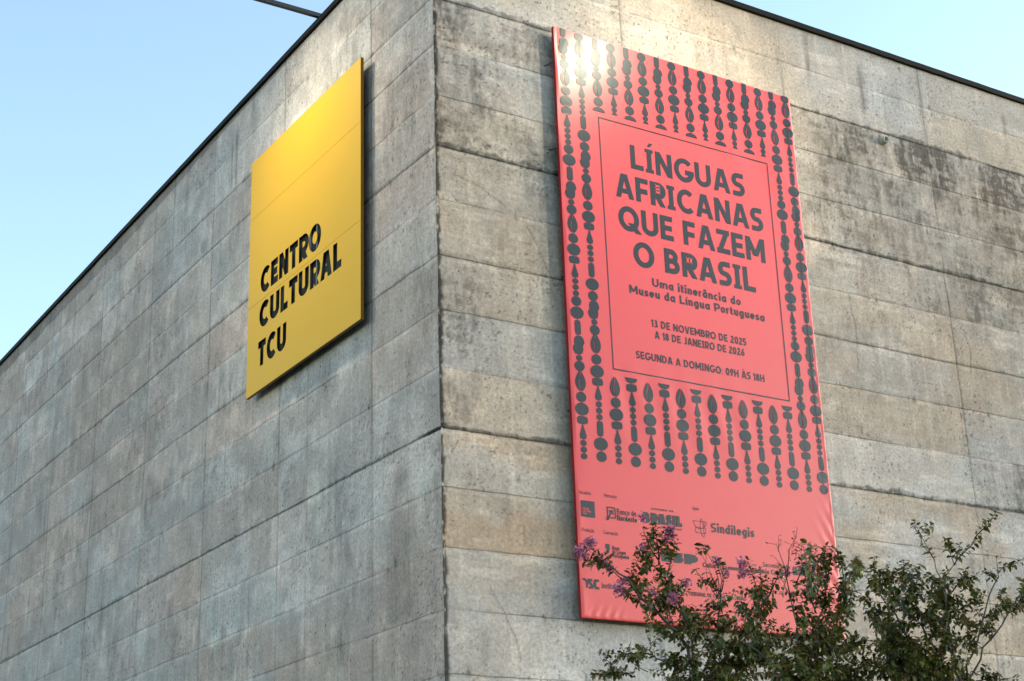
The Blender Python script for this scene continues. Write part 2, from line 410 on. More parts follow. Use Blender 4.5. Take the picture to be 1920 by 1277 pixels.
def make_wall(side):
    us = np.concatenate([np.arange(0, .12, .008), np.arange(.12, 12.2 if side == 'R' else 8.0, .022), (np.arange(12.2, 18.01, .4) if side == 'R' else np.concatenate([np.arange(8.0, 21.5, .034), np.arange(21.5, 27.01, .4)]))])
    zs = np.concatenate([np.arange(0, 4.2, .25), np.arange(4.2, ZT, .0185), [ZT]])
    zs = np.unique(np.round(np.concatenate([zs] + [zj_ + np.arange(-.028, .0281, .0056) for zj_ in ZJ if zj_ > 4.2]), 4))
    Ug, Zg = np.meshgrid(us, zs)
    u = Ug.ravel(); z = Zg.ravel()
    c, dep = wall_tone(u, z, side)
    cd = corner_dx(z) * sstep(.12, .0, u)
    fade = sstep(.0, .03, u)
    dep = dep * fade
    if side == 'R': V = np.stack([u + cd, dep + cd, z], 1)
    else: V = np.stack([dep + cd, u + cd, z], 1)
    nu = len(us); nz = len(zs)
    i = np.arange(nz - 1)[:, None] * nu + np.arange(nu - 1)[None, :]
    i = i.ravel()
    Q = np.stack([i, i + 1, i + nu + 1, i + nu], 1)
    if side == 'L': Q = Q[:, ::-1]
    me = fast_mesh("wall", V, Q)
    a = me.color_attributes.new("tone", 'FLOAT_COLOR', 'POINT')
    a.data.foreach_set('color', np.concatenate([c, np.ones((len(c), 1))], 1).astype(np.float32).ravel())
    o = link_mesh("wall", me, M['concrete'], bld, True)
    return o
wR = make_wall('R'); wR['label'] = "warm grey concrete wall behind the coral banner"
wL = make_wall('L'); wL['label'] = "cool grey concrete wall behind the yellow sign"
# hidden sides and roof slab, so that the block is closed
mb = MB(); mb.v = [(18, 0, 0), (18, 27, 0), (18, 27, ZT), (18, 0, ZT), (0, 27, 0), (0, 27, ZT)]
mb.f = [[0, 1, 2, 3], [1, 4, 5, 2]]; mb.build("rear_wall", M['roof'], bld)
mb = MB(); mb.box((.06, .06, 14.0), (17.9, 26.9, 14.2)); mb.build("roof", M['roof'], bld)

# coping: dark sheet-metal strip, slightly wavy lower edge on the top of both walls
def coping(side):
    L = 18.0 if side == 'R' else 27.0
    n = int(L / .08); mbv = []; mbf = []
    prof = []
    for k in range(n + 1):
        u = L * k / n - (.05 if k == 0 else 0)
        s = .010 * (fbm(np.array([u * .9]), np.array([.5]), 15 if side == 'R' else 16, 3)[0] - .5) + .006 * (vnoise(np.array([u * 6.0]), np.array([0.]), 19)[0] - .5)
        zb = 14.396 + s * 1.3; zt = 14.482 + s * .5
        prof.append((u, zb, zt))
    for (u, zb, zt) in prof:
        for (o, zz) in ((-.05, zb), (-.052, zt), (.30, zt + .006), (.30, zb), (-.042, zb)):
            mbv.append((u, o, zz) if side == 'R' else (o, u, zz))
    for k in range(n):
        for j in range(4):
            q = [k * 5 + j, (k + 1) * 5 + j, (k + 1) * 5 + j + 1, k * 5 + j + 1]
            mbf.append(q if side == 'L' else q[::-1])
    # keep the two runs apart at the mitre
    if side == 'L':
        mbv = [(x, max(y, -.044), z - .003) for x, y, z in mbv]
    return mesh_py("coping", mbv, mbf, M['flash'], bld)
coping('R'); coping('L')

# little drain spout in the right-hand wall
mb = MB()
cx, cz = 7.975, 12.845
n = 20; ro, ri = .062, .044
for y, r in ((.03, ro), (-.075, ro), (-.085, ro * .96), (-.085, ri), (-.02, ri)):
    for j in range(n):
        t = 2 * math.pi * j / n; mb.v.append((cx + r * math.cos(t), y, cz + r * math.sin(t)))
for k in range(4):
    for j in range(n): mb.f.append([k * n + j, k * n + (j + 1) % n, (k + 1) * n + (j + 1) % n, (k + 1) * n + j])
mb.f.append([4 * n + j for j in range(n)])
mb.build("drain_spout", M['plastic_pipe'], bld, True)

# ------------------------------------------------------------------ lettering: a stroke alphabet (cap height 1)
def arc(cx, cy, rx, ry, a0, a1, n=14):
    return [(cx + rx * math.cos(math.radians(a0 + (a1 - a0) * k / n)), cy + ry * math.sin(math.radians(a0 + (a1 - a0) * k / n))) for k in range(n + 1)]

def glyph(ch, w):
    """-> advance width, list of ('s', pts) strokes / ('d', x0,y0,x1,y1) diagonals with level ends / ('p', pts) polygons"""
    h = w / 2; X = .70                                # x-height
    acc = {'Í': ('I', 'ac'), 'Â': ('A', 'ci'), 'À': ('A', 'gr'), 'Ç': ('C', 'ce'), 'Ã': ('A', 'ti'), 'í': ('i', 'ac'), 'â': ('a', 'ci'), 'ç': ('c', 'ce'), 'ã': ('a', 'ti'), 'ó': ('o', 'ac'), 'ô': ('o', 'ci'), 'ê': ('e', 'ci')}
    if ch in acc:
        b, a = acc[ch]
        adv, S = glyph('ı' if b == 'i' else b, w); c = adv / 2; y = (1 if b.isupper() else X) + .10
        S = list(S)
        if a == 'ac': S.append(('p', [(c - .06, y), (c + .06, y), (c + .20, y + .17), (c + .02, y + .17)]))
        if a == 'gr': S.append(('p', [(c - .06, y), (c + .06, y), (c - .02, y + .17), (c - .20, y + .17)]))
        if a == 'ci': S.append(('s', [(c - .17, y), (c, y + .14), (c + .17, y)]))
        if a == 'ti': S.append(('s', [(c - .20, y + .02), (c - .08, y + .10), (c + .08, y + .04), (c + .20, y + .12)]))
        if a == 'ce': S.append(('s', [(c, -.02), (c + .04, -.12), (c - .08, -.2)]))
        return adv, S
    if ch == 'A':
        W = .80; k = w * 1.05
        return W, [('d', k / 2, 0, W / 2 - k * .16, 1), ('d', W - k / 2, 0, W / 2 + k * .16, 1), ('p', [(.19, .20), (W - .19, .20), (W - .19 - .05, .20 + w * .9), (.24, .20 + w * .9)])]
    if ch == 'B':
        r1 = (1 - 2 * h - .02) / 4; r2 = r1 + .01; m = h + 2 * r2
        return .68, [('s', [(h, 0), (h, 1)]), ('s', [(h, 1 - h)] + arc(.60 - h - r1, m + r1, r1, r1, 90, -90) + [(h, m)]), ('s', [(h, m)] + arc(.66 - h - r2, h + r2, r2, r2, 90, -90) + [(h, h)])]
    if ch == 'C':
        return .76, [('s', arc(.44, .5, .44 - h, .5 - h + .01, 47, 313, 26))]
    if ch == 'D':
        return .76, [('s', [(h, 0), (h, 1)]), ('s', [(h, 1 - h)] + arc(.30, .5, .44 - h, .5 - h, 90, -90, 20) + [(h, h)])]
    if ch == 'E': return .58, [('s', [(.56, 1 - h), (h, 1 - h), (h, h), (.58, h)]), ('s', [(h, .5), (.52, .5)])]
    if ch == 'F': return .56, [('s', [(.56, 1 - h), (h, 1 - h), (h, 0)]), ('s', [(h, .46), (.52, .46)])]
    if ch == 'G':
        return .86, [('s', arc(.46, .5, .46 - h, .5 - h + .01, 42, 352, 30)), ('s', [(.50, .42), (.90, .42)])]
    if ch == 'H': return .74, [('s', [(h, 0), (h, 1)]), ('s', [(.74 - h, 0), (.74 - h, 1)]), ('s', [(h, .5), (.74 - h, .5)])]
    if ch == 'I':
        if w > .15: return .36, [('s', [(.18, 0), (.18, 1)]), ('s', [(0, w * .36), (.36, w * .36)], .72), ('s', [(0, 1 - w * .36), (.36, 1 - w * .36)], .72)]
        return w, [('s', [(h, 0), (h, 1)])]
    if ch == 'J': return .50, [('s', [(.50 - h, 1)] + arc(.25, .25, .25 - h, .25 - h, 0, -150))]
    if ch == 'L': return .56, [('s', [(h, 1), (h, h), (.56, h)])]
    if ch == 'M':
        return .92, [('s', [(h, 0), (h, 1)]), ('s', [(.92 - h, 0), (.92 - h, 1)]), ('d', h, 1, .46, .22), ('d', .92 - h, 1, .46, .22)]
    if ch == 'N': return .74, [('s', [(h, 0), (h, 1)]), ('s', [(.74 - h, 0), (.74 - h, 1)]), ('d', h, 1, .74 - h, 0)]
    if ch == 'O': return .90, [('s', arc(.45, .5, .45 - h, .5 - h + .01, 0, 360, 36))]
    if ch == 'P':
        r = .25; return .62, [('s', [(h, 0), (h, 1)]), ('s', [(h, 1 - h)] + arc(.60 - r, 1 - h - r, r - h + h, r, 90, -90) + [(h, 1 - h - 2 * r)])]
    if ch == 'Q': return .92, [('s', arc(.45, .5, .45 - h, .5 - h + .01, 0, 360, 36)), ('d', .54, .34, .86, -.04)]
    if ch == 'R':
        r = .24; return .66, [('s', [(h, 0), (h, 1)]), ('s', [(h, 1 - h)] + arc(.60 - r, 1 - h - r, r, r, 90, -90) + [(h, 1 - h - 2 * r)]), ('d', .30, 1 - 2 * r - h, .66 - w * .55, 0)]
    if ch == 'S':
        r = (1 - 2 * h) / 4
        return .60, [('s', [(.56, 1 - h)] + arc(.30 - .02, 1 - h - r, .28 - h, r, 90, 250, 12) + [(.30, .5)] + arc(.30, h + r, .30 - h, r, 75, -90, 12) + [(.03, h)])]
    if ch == 'T': return .64, [('s', [(.32, 0), (.32, 1)]), ('s', [(0, 1 - h), (.64, 1 - h)])]
    if ch == 'U': return .74, [('s', [(h, 1)] + arc(.37, .36, .37 - h, .36 - h, 180, 360, 18) + [(.74 - h, 1)])]
    if ch == 'V': return .76, [('d', w * .52, 1, .38 - .02, 0), ('d', .76 - w * .52, 1, .38 + .02, 0)]
    if ch == 'Z': return .62, [('s', [(.02, 1 - h), (.62, 1 - h)]), ('s', [(0, h), (.62, h)]), ('d', .62 - w * .6, 1 - h, w * .6, h)]
    if ch == '0': return .62, [('s', arc(.31, .5, .31 - h, .5 - h + .01, 0, 360, 28))]
    if ch == '1': return .32, [('s', [(.32 - h, 0), (.32 - h, 1)]), ('s', [(.02, .74), (.32 - h, 1 - h)])]
    if ch == '2': return .56, [('s', arc(.28, .72, .26 - h, .28 - h + .01, 160, -30, 12) + [(.06, h), (.56, h)])]
    if ch == '3': return .56, [('s', arc(.27, .745, .24 - h, .255 - h, 150, -80, 12) + arc(.27, .29, .28 - h, .29 - h, 80, -150, 14))]
    if ch == '5': return .56, [('s', [(.50, 1 - h), (.12, 1 - h), (.09, .55)] + arc(.27, .32, .28 - h, .32 - h, 120, -150, 14))]
    if ch == '6': return .58, [('s', arc(.29, .31, .29 - h, .31 - h, 0, 360, 22)), ('s', [(.42, 1), (.06 + h, .40)])]
    if ch == '8': return .58, [('s', arc(.29, .73, .25 - h, .27 - h, 0, 360, 20)), ('s', arc(.29, .28, .29 - h, .28 - h, 0, 360, 22))]
    if ch == '9': return .58, [('s', arc(.29, .69, .29 - h, .31 - h, 0, 360, 22)), ('s', [(.16, 0), (.52 - h, .60)])]
    if ch == ':': return .16, [('p', [(.02, 0), (.14, 0), (.14, .14), (.02, .14)]), ('p', [(.02, .5), (.14, .5), (.14, .64), (.02, .64)])]
    if ch == ',': return .14, [('p', [(.0, -.14), (.06, -.14), (.13, .12), (.02, .12)])]
    if ch == ' ': return .26, []
    rx = .27; ry = X / 2
    bowl = ('s', arc(rx, ry, rx - h, ry - h + .01, 0, 360, 22))
    if ch == 'a': return .56, [bowl, ('s', [(.54 - h, 0), (.54 - h, X)])]
    if ch == 'b': return .56, [bowl, ('s', [(h, 0), (h, 1.02)])]
    if ch == 'd': return .56, [bowl, ('s', [(.54 - h, 0), (.54 - h, 1.02)])]
    if ch == 'c': return .48, [('s', arc(rx, ry, rx - h, ry - h + .01, 48, 312, 18))]
    if ch == 'e': return .54, [('s', [(h, ry), (.54 - h, ry)] + arc(rx, ry, rx - h, ry - h + .01, 4, 318, 22))]
    if ch == 'g': return .56, [bowl, ('s', [(.54 - h, X)] + arc(rx, -.03, rx - h, .22 - h, 0, -150, 12))]
    if ch == 'ı': return w, [('s', [(h, 0), (h, X)])]
    if ch == 'i': return w, [('s', [(h, 0), (h, X)]), ('p', [(-.01, X + .12), (w + .01, X + .12), (w + .01, X + .12 + w * 1.15), (-.01, X + .12 + w * 1.15)])]
    if ch == 'l': return w, [('s', [(h, 0), (h, 1.02)])]
    if ch == 'm': return .88, [('s', [(h, 0), (h, X)]), ('s', arc(.24, X - .22, .24 - h, .22 - h, 170, 0, 10) + [(.48 - h, 0)]), ('s', arc(.66 - h, X - .22, .22, .22 - h, 170, 0, 10) + [(.88 - h, 0)])]
    if ch == 'n': return .50, [('s', [(h, 0), (h, X)]), ('s', arc(.25, X - .25, .25 - h, .25 - h, 170, 0, 10) + [(.50 - h, 0)])]
    if ch == 'o': return .54, [bowl]
    if ch == 'p': return .56, [bowl, ('s', [(h, -.28), (h, X)])]
    if ch == 'r': return .34, [('s', [(h, 0), (h, X)]), ('s', arc(.27, X - .25, .27 - h, .25 - h, 170, 75, 8))]
    if ch == 's':
        r = (X - 2 * h) / 4
        return .42, [('s', [(.40, X - h)] + arc(.21, X - h - r, .20 - h, r, 90, 250, 9) + [(.21, X / 2)] + arc(.21, h + r, .21 - h, r, 75, -90, 9) + [(.02, h)])]
    if ch == 't': return .34, [('s', [(.14, .92), (.14, h + .06), (.22, h), (.34, h)]), ('s', [(0, X - h), (.33, X - h)])]
    if ch == 'u': return .50, [('s', [(h, X)] + arc(.25, .25, .25 - h, .25 - h, 180, 350, 10)), ('s', [(.50 - h, 0), (.50 - h, X)])]
    if ch == 'v': return .48, [('d', w * .52, X, .235, 0), ('d', .48 - w * .52, X, .245, 0)]
    if ch == 'x': return .48, [('d', w * .55, X, .48 - w * .55, 0), ('d', .48 - w * .55, X, w * .55, 0)]
    return .5, []

def ribbon(pts, w):
    """closed outline (left side, then right side reversed) or two rings when the path closes; returned as quads"""
    n = len(pts); closed = math.hypot(pts[0][0] - pts[-1][0], pts[0][1] - pts[-1][1]) < 1e-6
    if closed: pts = pts[:-1]; n -= 1
    Lf = []; Rg = []
    for k in range(n):
        p = pts[k]
        if closed: a = pts[(k - 1) % n]; b = pts[(k + 1) % n]
        else: a = pts[max(k - 1, 0)]; b = pts[min(k + 1, n - 1)]
        def nrm(p0, p1):
            dx, dy = p1[0] - p0[0], p1[1] - p0[1]; l = math.hypot(dx, dy) or 1; return (-dy / l, dx / l)
        n1 = nrm(a, p) if (closed or k > 0) else nrm(p, b); n2 = nrm(p, b) if (closed or k < n - 1) else n1
        mx, my = n1[0] + n2[0], n1[1] + n2[1]; l = math.hypot(mx, my) or 1; mx /= l; my /= l
        s = w / 2 / max(.35, mx * n1[0] + my * n1[1])
        Lf.append((p[0] + mx * s, p[1] + my * s)); Rg.append((p[0] - mx * s, p[1] - my * s))
    return Lf, Rg, closed

def text_polys(txt, u0, u1, v0, cap, wt, track=.15):
    """list of (quads list) pieces in plane coordinates; the line is fitted to the width u0..u1"""
    w = wt / cap
    x = 0; items = []; starts = []; owner = []
    for ch in txt:
        adv, S = glyph(ch, w); starts.append((ch, x)); items.append((x, S)); x += adv + track
    total = x - track
    sx = (u1 - u0) / total
    out = []
    for ci, (x0, S) in enumerate(items):
        for s in S:
            owner.append(ci)
            if s[0] == 'p': out.append([[(u0 + (x0 + a) * sx, v0 + b * cap) for a, b in s[1]]])
            elif s[0] == 'd':
                _, xa, ya, xb, yb = s; L = math.hypot(xb - xa, yb - ya); hw = w / 2 * L / max(abs(yb - ya), .2) * .98
                out.append([[(u0 + (x0 + a) * sx, v0 + b * cap) for a, b in ((xa - hw, ya), (xa + hw, ya), (xb + hw, yb), (xb - hw, yb))]])
            else:
                ww = w * (s[2] if len(s) > 2 else 1)
                Lf, Rg, cl = ribbon(s[1], ww); q = []
                m = len(Lf); rng_ = range(m) if cl else range(m - 1)
                for k in rng_:
                    k2 = (k + 1) % m
                    q.append([(u0 + (x0 + a) * sx, v0 + b * cap) for a, b in (Lf[k], Lf[k2], Rg[k2], Rg[k])])
                out.append(q)
    text_polys.owner = owner
    return out, [(c, u0 + s * sx) for c, s in starts], sx

# ------------------------------------------------------------------ coral banner
BX, BZ, BW, BH = 1.768, 5.003, 4.185, 7.987
BY = -.163
ban = empty("exhibition_banner", (BX + BW / 2, 0, BZ))
tag(ban, "tall coral pink vinyl exhibition banner on the warm concrete wall", "banner")

def wrinkle(u, v):
    u = np.asarray(u, float); v = np.asarray(v, float)
    d = 0.006 * np.sin(u * 1.1 + .6) * np.sin(v * .55)
    r = BW - u
    d = d + .007 * np.exp(-(r / .22) ** 2) * np.sin((v * 1.0 + u * 1.5) * 21) * sstep(.1, .6, v) * sstep(1.95, 1.3, v)
    d = d + .004 * np.exp(-(r / .10) ** 2) * np.sin(v * 17)
    d = d + .0035 * np.exp(-((v) / .12) ** 2) * np.sin((u - .6 * v) * 46) * sstep(.05, .2, u) * sstep(.75, .45, u)
    d = d + .005 * np.exp(-(u / .09) ** 2) * np.sin(v * 5.3 + 1)
    d = d + .0035 * np.sin((u * 2.6 + v * 1.1) * 3.0) * sstep(5.6, 7.2, v) * sstep(1.8, 3.2, u)
    d = d + .0035 * np.exp(-((v - 2.75) / .45) ** 2) * np.sin((u * 1.0 + .25 * v) * 15) * sstep(.4, .8, u) * sstep(3.3, 2.4, u)
    return d
def bpt(u, v, off=0.0):
    """banner plane coordinates -> world"""
    d = float(wrinkle(u, v))
    return (BX + u, BY - d - off, BZ + v)

us = np.unique(np.concatenate([np.linspace(0, BW, 90), np.linspace(BW - .35, BW, 22), np.linspace(.03, .8, 60)])); vs = np.unique(np.concatenate([np.linspace(0, BH, 150), np.linspace(0, .4, 24)]))
Ug, Vg = np.meshgrid(us, vs); D = wrinkle(Ug, Vg)
# rounded-over hem
rim = .005
ed = np.minimum(np.minimum(Ug, BW - Ug), np.minimum(Vg, BH - Vg))
D = D * sstep(0, .05, ed) - rim * (1 - sstep(0, .012, ed))
V = np.stack([BX + Ug.ravel(), (BY - D.ravel()), BZ + Vg.ravel()], 1)
nu, nv = len(us), len(vs)
i = (np.arange(nv - 1)[:, None] * nu + np.arange(nu - 1)[None, :]).ravel()
Q = np.stack([i, i + 1, i + nu + 1, i + nu], 1)
link_mesh("canvas", fast_mesh("canvas", V, Q), M['vinyl'], ban, True)
# side returns, wrapped round the frame
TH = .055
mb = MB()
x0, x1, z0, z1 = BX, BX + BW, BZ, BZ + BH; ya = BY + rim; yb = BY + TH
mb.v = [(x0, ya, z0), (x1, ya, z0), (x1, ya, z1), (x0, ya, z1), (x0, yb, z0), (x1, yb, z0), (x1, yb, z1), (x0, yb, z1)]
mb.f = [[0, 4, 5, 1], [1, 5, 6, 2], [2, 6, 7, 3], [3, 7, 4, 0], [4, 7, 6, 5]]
mb.build("wrapped_edge", M['hem_shade'], ban)
# steel frame behind and the stand-off brackets
mb = MB()
for a, b in (((x0 + .03, yb + .002, z0 + .03), (x0 + .07, yb + .042, z1 - .03)), ((x1 - .07, yb + .002, z0 + .03), (x1 - .03, yb + .042, z1 - .03)),
             ((x0 + .072, yb + .002, z1 - .07), (x1 - .072, yb + .042, z1 - .03)), ((x0 + .072, yb + .002, z0 + .03), (x1 - .072, yb + .042, z0 + .07)), ((x0 + 2.07, yb + .004, z0 + .072), (x0 + 2.11, yb + .042, z1 - .072))):
    mb.box(a, b)
mb.build("frame", M['black_steel'], ban)
for zz, dz in ((12.50, -.07), (11.20, -.02), (9.4, 0), (7.6, 0), (5.8, 0)):
    for xx in (x0 + .05, x1 - .05):
        mb = MB(); s = (-1 if xx < 3 else 1) * (1 if dz else 0)
        mb.tube([(xx, yb + .03, zz), (xx + s * .13, .01, zz + dz)], .006, 6)
        mb.build("bracket", M['black_steel'], ban)

def put_words(name, txt, *a):
    """one part per word; returns (words, starts, scale)"""
    P, st, s = text_polys(txt, *a); own = list(text_polys.owner)
    words = []; cur = None
    for ci, ch in enumerate(txt):
        if ch == ' ': cur = None; continue
        if cur is None: cur = Print(); cur.name = name; words.append(cur)
        for q, o_ in zip(P, own):
            if o_ == ci: cur.piece(q)
    return words, st, s

class Print:
    """flat printed shapes on the vinyl; every piece sits a hair above the one before"""
    def __init__(self): self.v = []; self.f = []; self.k = 0
    def poly(self, pts):
        self.k += 1; o = .0035 + .00002 * (self.k % 60)
        i = len(self.v)
        for a, b in pts: self.v.append(bpt(a, b, o))
        ar = sum(pts[j][0] * pts[(j + 1) % len(pts)][1] - pts[(j + 1) % len(pts)][0] * pts[j][1] for j in range(len(pts)))
        idx = list(range(i, i + len(pts)))
        self.f.append(idx if ar > 0 else idx[::-1])
    def piece(self, quads):
        self.k += 1; o = .0035 + .00003 * (self.k % 60)
        for pts in quads:
            i = len(self.v)
            for a, b in pts: self.v.append(bpt(a, b, o))
            ar = sum(pts[j][0] * pts[(j + 1) % len(pts)][1] - pts[(j + 1) % len(pts)][0] * pts[j][1] for j in range(len(pts)))
            idx = list(range(i, i + len(pts))); self.f.append(idx if ar > 0 else idx[::-1])
    def line(self, pts, w):
        Lf, Rg, cl = ribbon(pts, w); m = len(Lf)
        self.piece([[Lf[k], Lf[(k + 1) % m], Rg[(k + 1) % m], Rg[k]] for k in (range(m) if cl else range(m - 1))])
    def text(self, txt, u0, u1, v0, cap, wt, track=.15):
        P, st, s = text_polys(txt, u0, u1, v0, cap, wt, track)
        for q in P: self.piece(q)
        return st, s
    def build(self, name, mat=None): return mesh_py(name, self.v, self.f, mat or M['ink'], ban)

def ell(cu, cv, a, b, n=26, rot=0.0, pw=2.0):
    out = []
    for k in range(n):
        t = 2 * math.pi * k / n; c, s = math.cos(t), math.sin(t)
        x = a * math.copysign(abs(c) ** (2 / pw), c); y = b * math.copysign(abs(s) ** (2 / pw), s)
        out.append((cu + x * math.cos(rot) - y * math.sin(rot), cv + x * math.sin(rot) + y * math.cos(rot)))
    return out

HH = {'cow': .134, 'med': .069, 'big': .083, 'rec': .051, 'bot': .091, 'sm': .039, 'cap': .099, 'pea': .127}
def bead(P, kind, u, v, cut=None):
    def put(pts):
        if v + HH.get(kind, .05) > BH - .004: pts = [(a, min(b, BH - .004)) for a, b in pts]
        P.poly(pts)
    if kind == 'big': put(ell(u, v, .102, .083, 30, .12))
    elif kind == 'med': put(ell(u, v, .075, .068, 26, .12))
    elif kind == 'sm': put(ell(u, v, .047, .039, 20, .1))
    elif kind == 'rec': put(ell(u, v, .081, .051, 30, .05, 3.4))
    elif kind == 'cap': put(ell(u, v, .046, .099, 32, 0, 4.0))
    elif kind == 'pea':
        pts = []
        for k in range(40):
            t = 2 * math.pi * k / 40; r = 1 - .10 * math.exp(-(math.sin(t) / .22) ** 2)
            x = .082 * math.copysign(abs(math.cos(t)) ** .75, math.cos(t)) * r; pts.append((u + x + .010 * (-1 if math.sin(t) > 0 else 1) * -1, v + .127 * math.copysign(abs(math.sin(t)) ** .85, math.sin(t))))
        put(pts)
    elif kind == 'bot':
        pr = [(.014, .091), (.016, .058), (.026, .046), (.026, .026), (.036, .014), (.039, -.012), (.050, -.028), (.049, -.060), (.036, -.084), (.012, -.091)]
        put([(u + a, v + b) for a, b in pr] + [(u - a, v + b) for a, b in reversed(pr)])
    elif kind == 'cow':
        # a shell in two halves with a wavy coral slit between them
        def hw(t): return .088 * (math.sin(math.pi * min(1, (t * .93 + .035))) ** .72) * (1.08 - .42 * t)     # t: 0 bottom .. 1 top
        def mid(t): return .014 * math.sin((t - .12) * 2 * math.pi) * -1 - .006
        T = [k / 22 for k in range(23)]; gap = .0055
        put([(u - hw(t), v - .134 + .268 * t) for t in T] + [(u + mid(t) - gap, v - .134 + .268 * t) for t in reversed(T) if .06 < t < .97])
        put([(u + hw(t), v - .134 + .268 * t) for t in T] + [(u + mid(t) + gap, v - .134 + .268 * t) for t in reversed(T) if .06 < t < .97])
    elif kind == 'dome':      # flat bottom
        put([(u - .092, v - .036), (u + .100, v - .036)] + [(u + .100 * math.cos(t), v - .030 + .062 * math.sin(t)) for t in [math.pi * k / 14 for k in range(15)]])
    elif kind == 'sdome':
        put([(u - .045, v - .022)] + [(u + .045 * math.cos(t), v - .022 + .044 * math.sin(t)) for t in [math.pi * k / 12 for k in range(13)]])
    elif kind == 'bowl':      # flat top
        put([(u - .095, v + .036)] + [(u + .092 * math.cos(t), v + .030 - .064 * math.sin(t)) for t in [math.pi * k / 14 for k in range(14, -1, -1)]] + [(u + .095, v + .036)])

SA = [('cow', 2.956), ('med', 2.746), ('big', 2.588), ('rec', 2.446), ('bot', 2.290), ('sm', 2.151), ('sm', 2.068), ('sm', 1.984)]
PA = SA + [('med', 1.878 + .0), ('big', 1.720), ('cap', 1.521), ('pea', 1.285), ('sm', 1.113), ('med', 1.007)]          # one whole period, 2.148 long
PB = [('cow', 3.494), ('med', 3.280), ('big', 3.120), ('rec', 2.982), ('bot', 2.829), ('sm', 2.686), ('sm', 2.604), ('sm', 2.520), ('cap', 2.370), ('big', 2.172), ('med', 2.010), ('pea', 1.82), ('sm', 1.652), ('med', 1.545)]
COLU = [.147 + .2615 * k for k in range(16)]
beads = Print()
def strand(u0, items, lo, hi):
    beads.line([(u0, lo), (u0, hi)], .009)
    for k, v in items: bead(beads, k, u0, v)
def tilt(u0, v): return u0
for k in range(16):
    A = (k % 2 == 0); u0 = COLU[k]
    if k in (0, 1, 14, 15):
        per = 2.146 if A else 2.130
        full = [(n, v + per * m) for m in range(0, 4) for n, v in (PA if A else PB)]
        lo = 1.97 if A else 1.97
        it = [(n, v) for n, v in full if lo <= v < BH + .05]
        strand(u0, it, min(v for _, v in it), BH - .02)
    elif 2 <= k <= 13:
        if A: it = list(SA); lo = 1.984; hi = 2.956
        else: it = [('bowl', 3.075), ('rec', 2.980), ('bot', 2.829), ('sm', 2.686), ('sm', 2.604), ('sm', 2.520), ('cap', 2.369), ('big', 2.171), ('med', 2.008)]; lo = 2.0; hi = 3.05
        strand(u0, it, lo, hi)
        if A: it = [('cap', 7.910), ('pea', 7.684), ('sm', 7.517), ('med', 7.415), ('cow', 7.222), ('med', 7.009), ('dome', 6.895)]; lo = 6.9
        else: it = [('med', 7.914), ('cow', 7.737), ('med', 7.532), ('big', 7.376), ('rec', 7.236), ('bot', 7.084), ('sm', 6.952), ('sdome', 6.893)]; lo = 6.9
        strand(u0 + .006, it, lo, BH - .02)
beads.build("bead_pattern")
fl = Print(); fu0, fu1, fv0, fv1 = .664, 3.605, 3.195, 6.771
fl.line([(fu0, fv0), (fu1, fv0), (fu1, fv1), (fu0, fv1), (fu0, fv0)], .016)
fl.build("border_line")

WT = .074; lines = []
for t, a, b, v in (("LÍNGUAS", 1.158, 3.138, 6.130), ("AFRICANAS", .878, 3.425, 5.656), ("QUE FAZEM", .895, 3.408, 5.182), ("O BRASIL", 1.103, 3.181, 4.702)):
    lines.append(put_words('title_lettering', t, a, b, v, .356, WT, .10))
st2, s2 = lines[1][1:]; st4, s4 = lines[3][1:]
# the two R's carry solid bowls with a small zigzag ornament
for st, s, vb, ti in ((st2, s2, 5.656, lines[1][0][0]), (st4, s4, 4.702, lines[3][0][1])):
    ur = [x for c, x in st if c == 'R'][0]
    ti.poly([(ur + a * s, vb + b * .356) for a, b in ((.06, .42), (.06, 1.0 - .08), (.30, .97), (.50, .90), (.60, .74), (.56, .55), (.40, .45))])
for ln in lines:
    for w_ in ln[0]: w_.build('title_lettering')
for st, s, vb, kind in ((st2, s2, 5.656, 0), (st4, s4, 4.702, 1)):
    orn = Print(); orn.k = 200
    ur = [x for c, x in st if c == 'R'][0]
    cu, cv = ur + .33 * s, vb + .70 * .356
    if kind == 0:
        for dv in (-.047, 0, .047):
            orn.poly([(cu - .052, cv + dv + .022), (cu, cv + dv + .012), (cu + .052, cv + dv + .022), (cu + .018, cv + dv), (cu + .052, cv + dv - .022), (cu, cv + dv - .010), (cu - .052, cv + dv - .022), (cu - .018, cv + dv)])
    else:
        for du in (-.028, .028):
            orn.poly([(cu + du - .024, cv + .055), (cu + du, cv + .018), (cu + du + .024, cv + .055), (cu + du + .016, cv), (cu + du + .024, cv - .055), (cu + du, cv - .018), (cu + du - .024, cv - .055), (cu + du - .016, cv)])
    o = orn.build("letter_ornament", M['vinyl']); o.location.y -= .0035

for nm, t, a, b, v, cp, wt in (("subtitle_lettering", "Uma itinerância do", 1.379, 2.885, 4.457, .118, .0225), ("subtitle_lettering", "Museu da Língua Portuguesa", .997, 3.292, 4.293, .118, .0225),
        ("date_lettering", "13 DE NOVEMBRO DE 2025", 1.320, 2.922, 3.879, .104, .0205), ("date_lettering", "A 18 DE JANEIRO DE 2026", 1.362, 2.872, 3.722, .104, .0205), ("date_lettering", "SEGUNDA A DOMINGO: 09H ÀS 18H", 1.037, 3.188, 3.400, .104, .0205)):
    for w_ in put_words(nm, t, a, b, v, cp, wt, .13)[0]: w_.build(nm)

